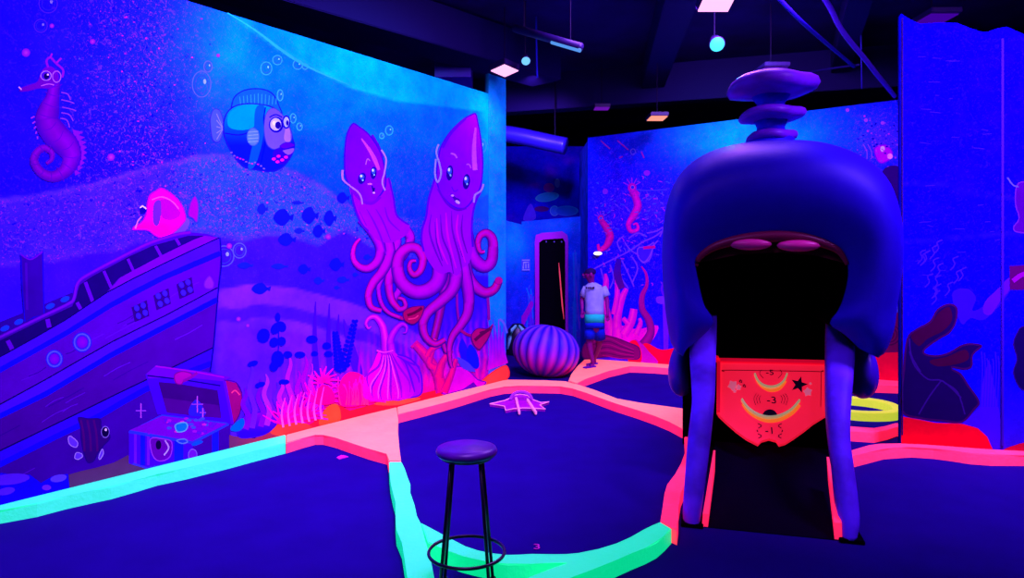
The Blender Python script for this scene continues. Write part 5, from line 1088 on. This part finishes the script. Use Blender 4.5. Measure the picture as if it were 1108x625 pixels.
pel = j(b3(643, 350), .095); sp1 = j(b3(643.5, 337), .085, pel); ch = j(b3(643, 320), .105, sp1); nk0 = j(b3(641.5, 309), .06, ch); nk = j(b3(640, 305.5), .042, nk0); hd0 = j(b3(639, 301.5, -.01), .06, nk); hd = j(b3(637.8, 296.5, -.02), .088, hd0); ht = j(b3(637.5, 292.5, -.02), .07, hd)
# left arm down and forward, right arm hanging
sl = j(b3(634.5, 311, .03), .045, ch); el = j(b3(629.5, 324, .06), .033, sl); wl_ = j(b3(630, 334, -.02), .022, el)
sr = j(b3(652.5, 311, -.02), .045, ch); er = j(b3(657, 325, -.05), .033, sr); wr_ = j(b3(657.5, 337, -.12), .022, er)
for wr, s_ in ((wl_, -1), (wr_, 1)):
    P0 = J[wr][0]; pm = j(P0+Vector((0.004*s_, -.01, -.045)), (.024, .016), wr)
    for k in range(4):
        off = (k-1.5)*.013; f0 = j(P0+Vector((off, -.012, -.085)), .0085, pm); ln = (.022, .028, .026, .018)[k]
        f1 = j(P0+Vector((off, -.022, -.085-ln)), .0075, f0); j(P0+Vector((off*.9, -.034, -.085-ln*1.7)), .006, f1)
    t0_ = j(P0+Vector((-.028*s_, -.014, -.05)), .009, pm); j(P0+Vector((-.036*s_, -.024, -.075)), .0075, t0_)
# legs: right planted behind, left swung back
hl = j(b3(639.5, 355, .02), .07, pel); kl = j(b3(637.5, 373, .03), .047, hl); al = j(b3(641, 389.5, .03), .03, kl); hl2 = j(b3(641.5, 394.8, .04), .03, al); tl = j(b3(634.5, 396.5, -.05), .026, hl2)
hr = j(b3(648, 355, -.02), .07, pel); kr = j(b3(648.5, 372, .12), .047, hr); ar = j(b3(643, 388, .28), .03, kr); hr2 = j(b3(643.5, 392.5, .30), .03, ar); tr = j(b3(638, 394, .22), .024, hr2)
body_o = skinned('body', J, E, M_SKIN, root=pel)
# shirt and shorts
def loft(bm, rings, seg=20, cap=True):
    R_ = []
    for c, rx, ry in rings:
        c = Vector(c)-bl; R_.append([bm.verts.new(c+Vector((rx*math.cos(2*math.pi*k/seg), ry*math.sin(2*math.pi*k/seg)+.0, .006*math.sin(3*2*math.pi*k/seg)))) for k in range(seg)])
    for i in range(len(R_)-1):
        for k in range(seg): bm.faces.new((R_[i][k], R_[i][(k+1) % seg], R_[i+1][(k+1) % seg], R_[i+1][k]))
    if cap: bm.faces.new(R_[0]); bm.faces.new(R_[-1])
bm = bmesh.new()
loft(bm, [(b3(643.5, 341), .138, .108), (b3(643.3, 335), .132, .104), (b3(643.2, 327), .134, .106), (b3(643.2, 319), .145, .112), (b3(643, 312.5), .148, .105), (b3(642.4, 309.3), .125, .085), (b3(641.4, 306.8), .07, .065), (b3(640.8, 305.8), .052, .052)])
for P0, P1 in ((b3(635.5, 311.2, .02), b3(631, 320.5, .045)), (b3(651.5, 311, -.01), b3(656.3, 320.5, -.035))):
    tube(bm, [P0-bl, (P0+P1)/2-bl, P1-bl], [.060, .062, .060], 14)
bobj('shirt', bm, boy, M_SHIRT, smooth=True, label='pale lilac short sleeved shirt')
bm = bmesh.new(); loft(bm, [(b3(643.5, 348.5), .142, .113), (b3(643.5, 344), .144, .114), (b3(643.5, 339.5), .141, .111)]); bobj('shirt_hem', bm, boy, mat('teal_band', (20, 190, 190), rough=.8), smooth=True, label='green hem band')
bm = bmesh.new(); loft(bm, [(b3(643.5, 354), .145, .115), (b3(643.5, 346.5), .139, .110)])
for P0, P1 in ((b3(639, 351, .015), b3(637.8, 366, .028)), (b3(648, 351, -.005), b3(648.7, 366, .06))):
    tube(bm, [P0-bl, (P0+P1)/2-bl, P1-bl], [.078, .084, .088], 16)
bobj('shorts', bm, boy, M_SHORT, smooth=True, label='bright blue shorts')
skinned('hair', [(b3(639.3, 298, -.015), .088), (b3(638.6, 293.2, -.03), .098), (b3(638, 290.6, -.005), .05)], [(0, 1), (1, 2)], M_HAIR)
# face turned to the left
fc = J[hd][0]-bl
for nm, off, sc3, mm in (('nose', (-.088, -.02, -.01), (.018, .012, .02), M_SKIN), ('ear', (.015, -.088, -.005), (.022, .012, .03), M_SKIN), ('eye', (-.078, -.045, .015), (.008, .012, .008), M_INK), ('mouth', (-.08, -.03, -.045), (.01, .022, .006), mat('lips', (150, 0, 110)))):
    bm = bmesh.new(); bmesh.ops.create_uvsphere(bm, u_segments=12, v_segments=8, radius=1); bmesh.ops.transform(bm, matrix=Matrix.Translation(fc+Vector(off)) @ Matrix.Diagonal((*sc3, 1)), verts=bm.verts); bobj(nm, bm, boy, mm, smooth=True)
bm = bmesh.new()
for i, (x, w2) in enumerate(((634, 1.6), (636, 1.4), (638, 1.8), (640.2, 1.4), (642, 1.6))):
    p = b3(x+.5, 311.2+.0*i, -.125)-bl; box(bm, p, (w2/76, .012, .026 if i % 2 else .032))
bobj('shirt_lettering', bm, boy, M_INK, label='short black line of lettering')
for a, c in ((al, tl), (ar, tr)):
    A = J[hl2 if a == al else hr2][0]-bl; Bq = J[c][0]-bl; D_ = Bq-A; D_.z = 0
    bm = bmesh.new(); z_ = .012 if a == al else max(.012, A.z-.035)
    box(bm, Vector(((A.x+Bq.x)/2, (A.y+Bq.y)/2, z_)), (D_.length+.09, .075, .022), rot=Matrix.Rotation(math.atan2(D_.y, D_.x), 3, 'Z').to_euler(), bevel=.006)
    sd = bobj('sandal', bm, boy, mat('violet_sandal', (90, 0, 200)))
    bm = bmesh.new(); mid = (A+Bq)/2; tube(bm, [mid+Vector((.0, -.04, -.02)), mid+Vector((0, -.03, .015)), mid+Vector((0, 0, .03)), mid+Vector((0, .03, .015)), mid+Vector((0, .04, -.02))], .009, 6); bobj('sandal_strap', bm, sd, mat('dark_strap', (30, 0, 110)))

# ------------------------------------------------------------------ ceiling fixtures
M_ROD = mat('black_rod', raw=(.004, .001, .02), rough=.8)
M_CAN = mat('black_lamp_housing', raw=(.012, .002, .06), rough=.5, spec=.3)
def glow(name, rgb, s): return mat(name, raw=(.0, .0, .0), ecol=[lin(v) for v in rgb], emit=s)
M_UVL = glow('lit_pink_lamp_face', (255, 165, 235), 1.7)
def rod(parent, p, top, r=.012):
    bm = bmesh.new(); tube(bm, [p, top], r*.5, 8); return bobj('hanging_rod', bm, parent, M_ROD)
def floodlight(px, py, Y, size, rz, tilt, label, m=M_UVL, power=0, dim=None):
    c = at(px, py, Y); t = thing('flood_lamp', c, label, 'lamp')
    R = Matrix.Rotation(tilt, 4, 'X') @ Matrix.Rotation(rz, 4, 'Z'); sx, sy = size
    bm = bmesh.new(); box(bm, (0, 0, .045), (sx*1.12, sy*1.12, .08), bevel=.01); bmesh.ops.transform(bm, matrix=R, verts=bm.verts); bobj('lamp_housing', bm, t, M_CAN)
    bm = bmesh.new(); box(bm, (0, 0, .0), (sx, sy, .012)); bmesh.ops.transform(bm, matrix=R, verts=bm.verts); bobj('lamp_face', bm, t, m, label='glowing lamp face')
    rod(t, (0, 0, .08), (0, 0, 4.70-c.z))
    return t, c
t_, c_ = floodlight(546, 76.5, 8.3, (.235, .235), math.radians(45), math.radians(-10), 'square pink lit lamp hanging over the end of the left mural')
spot('pink_flood_light', (c_.x, c_.y-.1, c_.z-.06), (c_.x-.3, c_.y-.4, 0), 60, (1, .25, .9), 150, 1, .12)
t_, c_ = floodlight(775, 4.5, 6.3, (.28, .22), 0, math.radians(-14), 'square pink lit lamp on the ceiling above the whale spout')
spot('pink_flood_light', (c_.x, c_.y-.1, c_.z-.06), (c_.x, c_.y-.3, 0), 60, (1, .25, .9), 150, 1, .12)
def can(px, py, Y, r, m, label, dirv, L_=.2):
    c = at(px, py, Y); t = thing('spot_lamp', c, label, 'lamp'); D_ = Vector(dirv).normalized()
    bm = bmesh.new(); tube(bm, [-D_*L_, -D_*.02, D_*.0], [r*.7, r*1.1, r*1.15], 20); bobj('lamp_housing', bm, t, M_CAN, smooth=True)
    bm = bmesh.new(); tube(bm, [D_*.0, D_*.015, D_*.03], [r*1.02, r*.9, r*.45], 20); bobj('lamp_face', bm, t, m, smooth=True)
    rod(t, (-D_*L_)[:], (-D_.x*L_, -D_.y*L_, 4.70-c.z), .015); return c
M_CYL = glow('lit_cyan_lamp_face', (60, 215, 255), 2.2)
c_ = can(776, 48, 7.4, .075, M_CYL, 'round spot lamp glowing cyan above the whale', (-.1, -.8, -.5))
spot('cyan_lamp_light', (c_.x-.02, c_.y-.12, c_.z-.08), (1.6, 4.4, 0), 40, (0, .4, 1), 120, 1, .08)
can(569, 66, 8.0, .05, glow('lit_pale_bulb', (110, 190, 255), 1.3), 'small round spot lamp beside the pink square lamp', (.05, -.7, -.6), .12)
def bar(pxa, pya, Ya, pxb, pyb, Yb, r, m, name, label, cat, seg=12, extra=None, rise=True):
    A = at(pxa, pya, Ya); Bq = at(pxb, pyb, Yb); t = thing(name, (A+Bq)/2, label, cat); C_ = (A+Bq)/2
    return t, A-C_, Bq-C_, C_
t, A, Bq, C_ = bar(557, 34, 7.6, 629, 55, 7.0, .03, None, 'tube_lamp', 'long pale tube lamp hanging above the passage to the doorway', 'lamp')
bm = bmesh.new(); tube(bm, [A+Vector((0, .03, .045)), Bq+Vector((0, .03, .045))], .045, 12); bobj('lamp_housing', bm, t, M_CAN, smooth=True)
bm = bmesh.new(); tube(bm, [A*.0+Bq*.15, Bq*.97], .02, 12); bobj('lamp_tube', bm, t, glow('lit_tube', (90, 160, 255), .9), smooth=True)
rod(t, A*.7+Vector((0, .03, .05)), (A.x*.7, A.y*.7+.03, 4.7-C_.z)); rod(t, Bq*.7+Vector((0, .03, .05)), (Bq.x*.7, Bq.y*.7+.03, 4.7-C_.z))
def smallpanel(px, py, Y, w2, h2, rgb, s, label, name='ceiling_lamp'):
    c = at(px, py, Y); t = thing(name, c, label, 'lamp'); bm = bmesh.new(); box(bm, (0, 0, .03), (w2*1.1, h2*1.2, .05), bevel=.006); bobj('lamp_housing', bm, t, M_CAN)
    bm = bmesh.new(); box(bm, (0, 0, 0), (w2, h2, .012)); bobj('lamp_face', bm, t, glow('lit_panel', rgb, s)); rod(t, (0, 0, .05), (0, 0, 4.7-c.z)); return t
smallpanel(651, 117.5, 10.5, .22, .2, (120, 20, 200), .7, 'dim violet ceiling lamp over the passage')
smallpanel(711, 128, 9.4, .22, .30, (255, 150, 120), 1.2, 'small orange lit ceiling lamp left of the whale spout')
smallpanel(834, 77, 8.2, .27, .36, (90, 10, 200), .55, 'dim violet ceiling lamp directly above the whale spout')
smallpanel(1008, 23, 6.9, .27, .42, (80, 0, 190), .6, 'dim violet ceiling lamp above the right mural panel')
c = BW.proj(648, 274, .05); t = thing('wall_lamp', c, 'tiny white wall lamp on the back mural above the boy', 'lamp')
bm = bmesh.new(); bmesh.ops.create_uvsphere(bm, u_segments=16, v_segments=8, radius=1); bmesh.ops.transform(bm, matrix=Matrix.Diagonal((.065, .04, .028, 1)), verts=bm.verts); bobj('lamp_shade', bm, t, glow('lit_white_shade', (255, 240, 255), 2), smooth=True)
bm = bmesh.new(); box(bm, (0, .03, -.02), (.05, .04, .06)); bobj('bracket', bm, t, M_CAN)
# ducts, cables and beams under the ceiling
M_DUCT = mat('dull_metal_duct', (70, 16, 230), rough=.35, spec=.5); M_DK = mat('dark_metal_beam', (14, 1, 92), rough=.7)
c = at(491, 70.5, 9.2); t = thing('duct_box', c, 'square blue metal duct box hanging behind the left mural top', 'duct')
bm = bmesh.new(); box(bm, (0, .25, 0), (.44, .8, .36), bevel=.01); bobj('duct_body', bm, t, M_DUCT)
bm = bmesh.new(); box(bm, (0, -.155, 0), (.48, .02, .40), bevel=.004); bobj('flange', bm, t, M_DUCT); rod(t, (.1, .1, .18), (.1, .1, 4.7-c.z)); rod(t, (-.1, .3, .18), (-.1, .3, 4.7-c.z))
def cable(name, pts, r, m, label, cat):
    P = [at(*p) for p in pts]; c = sum(P, Vector())/len(P); bm = bmesh.new(); Q = [Vector(q) for q in cat_open([tuple(p-c) for p in P], 6)]
    tube(bm, Q, r, 10); o = bobj(name, bm, None, m, label=label, cat=cat, smooth=True); o.location = c; return o
cable('flexible_duct', [(884, -14, 6.4), (898, 8, 6.6), (908, 28, 6.8), (920, 45, 7.0), (936, 64, 7.3), (950, 82, 7.7), (960, 94, 8.2), (968, 104, 8.6)], .026, mat('blue_cable_sleeve', (74, 20, 225), rough=.4, spec=.4), 'thick violet cable snaking across the ceiling to the back mural', 'cable')
cable('conduit_pipe', [(826, -20, 6.2), (868, 24, 6.9), (924, 72, 8.2)], .02, mat('conduit_blue_paint', (30, 6, 180), rough=.4), 'long straight blue conduit pipe crossing the dark ceiling', 'pipe')
cable('conduit_pipe', [(852, 82, 9.3), (900, 74, 8.6), (930, 70, 8.2)], .012, M_DK, 'thin dark conduit pipe just above the back mural', 'pipe')
cable('hanging_wire', [(931, 8, 8.3), (932, 66, 8.3), (932.5, 96, 8.5)], .008, mat('wire_blue', (40, 20, 190)), 'short thin wire hanging above the back mural', 'wire')
cable('hanging_wire', [(580, 18, 8.6), (581, 74, 8.6), (581.5, 84, 8.6)], .012, mat('wire_blue_bright', (30, 20, 230)), 'short blue hanging wire end right of the pink square lamp', 'wire')
cable('spiral_duct', [(520, 141, 11.3), (560, 147, 11.2), (592, 154, 11.1), (612, 158, 11.0)], .14, mat('spiral_duct_metal', (40, 8, 190), rough=.35, spec=.5), 'rounded violet ventilation duct above the passage', 'duct')
so = bpy.data.objects['spiral_duct']
for dx in (-.5, .45):
    rod(so, (dx, 0, .0), (dx, 0, 4.70-so.location.z), .02)
def beam(x0, y0, x1, y1, z, w2, h2, label, m=M_DK, name='ceiling_duct', cat='duct'):
    A = Vector((x0, y0, z)); Bq = Vector((x1, y1, z)); D_ = Bq-A; bm = bmesh.new()
    box(bm, (0, 0, 0), (D_.length, w2, h2), rot=Matrix.Rotation(math.atan2(D_.y, D_.x), 3, 'Z').to_euler(), bevel=.01)
    o = bobj(name, bm, None, m, label=label, cat=cat); o.location = (A+Bq)/2
beam(-3.6, 5.6, .5, 9.9, 4.42, .55, .5, 'wide dark rectangular duct above the left mural')
beam(-2.0, 12.3, 6.5, 9.6, 4.40, .3, .6, 'dark ceiling duct running above the back mural')
beam(1.6, 5.8, 2.4, 12.2, 4.5, .35, .35, 'dark narrow duct running away above the whale')
beam(3.1, 5.8, 5.0, 10.5, 4.5, .25, .3, 'dark narrow duct running away above the right mural panel')
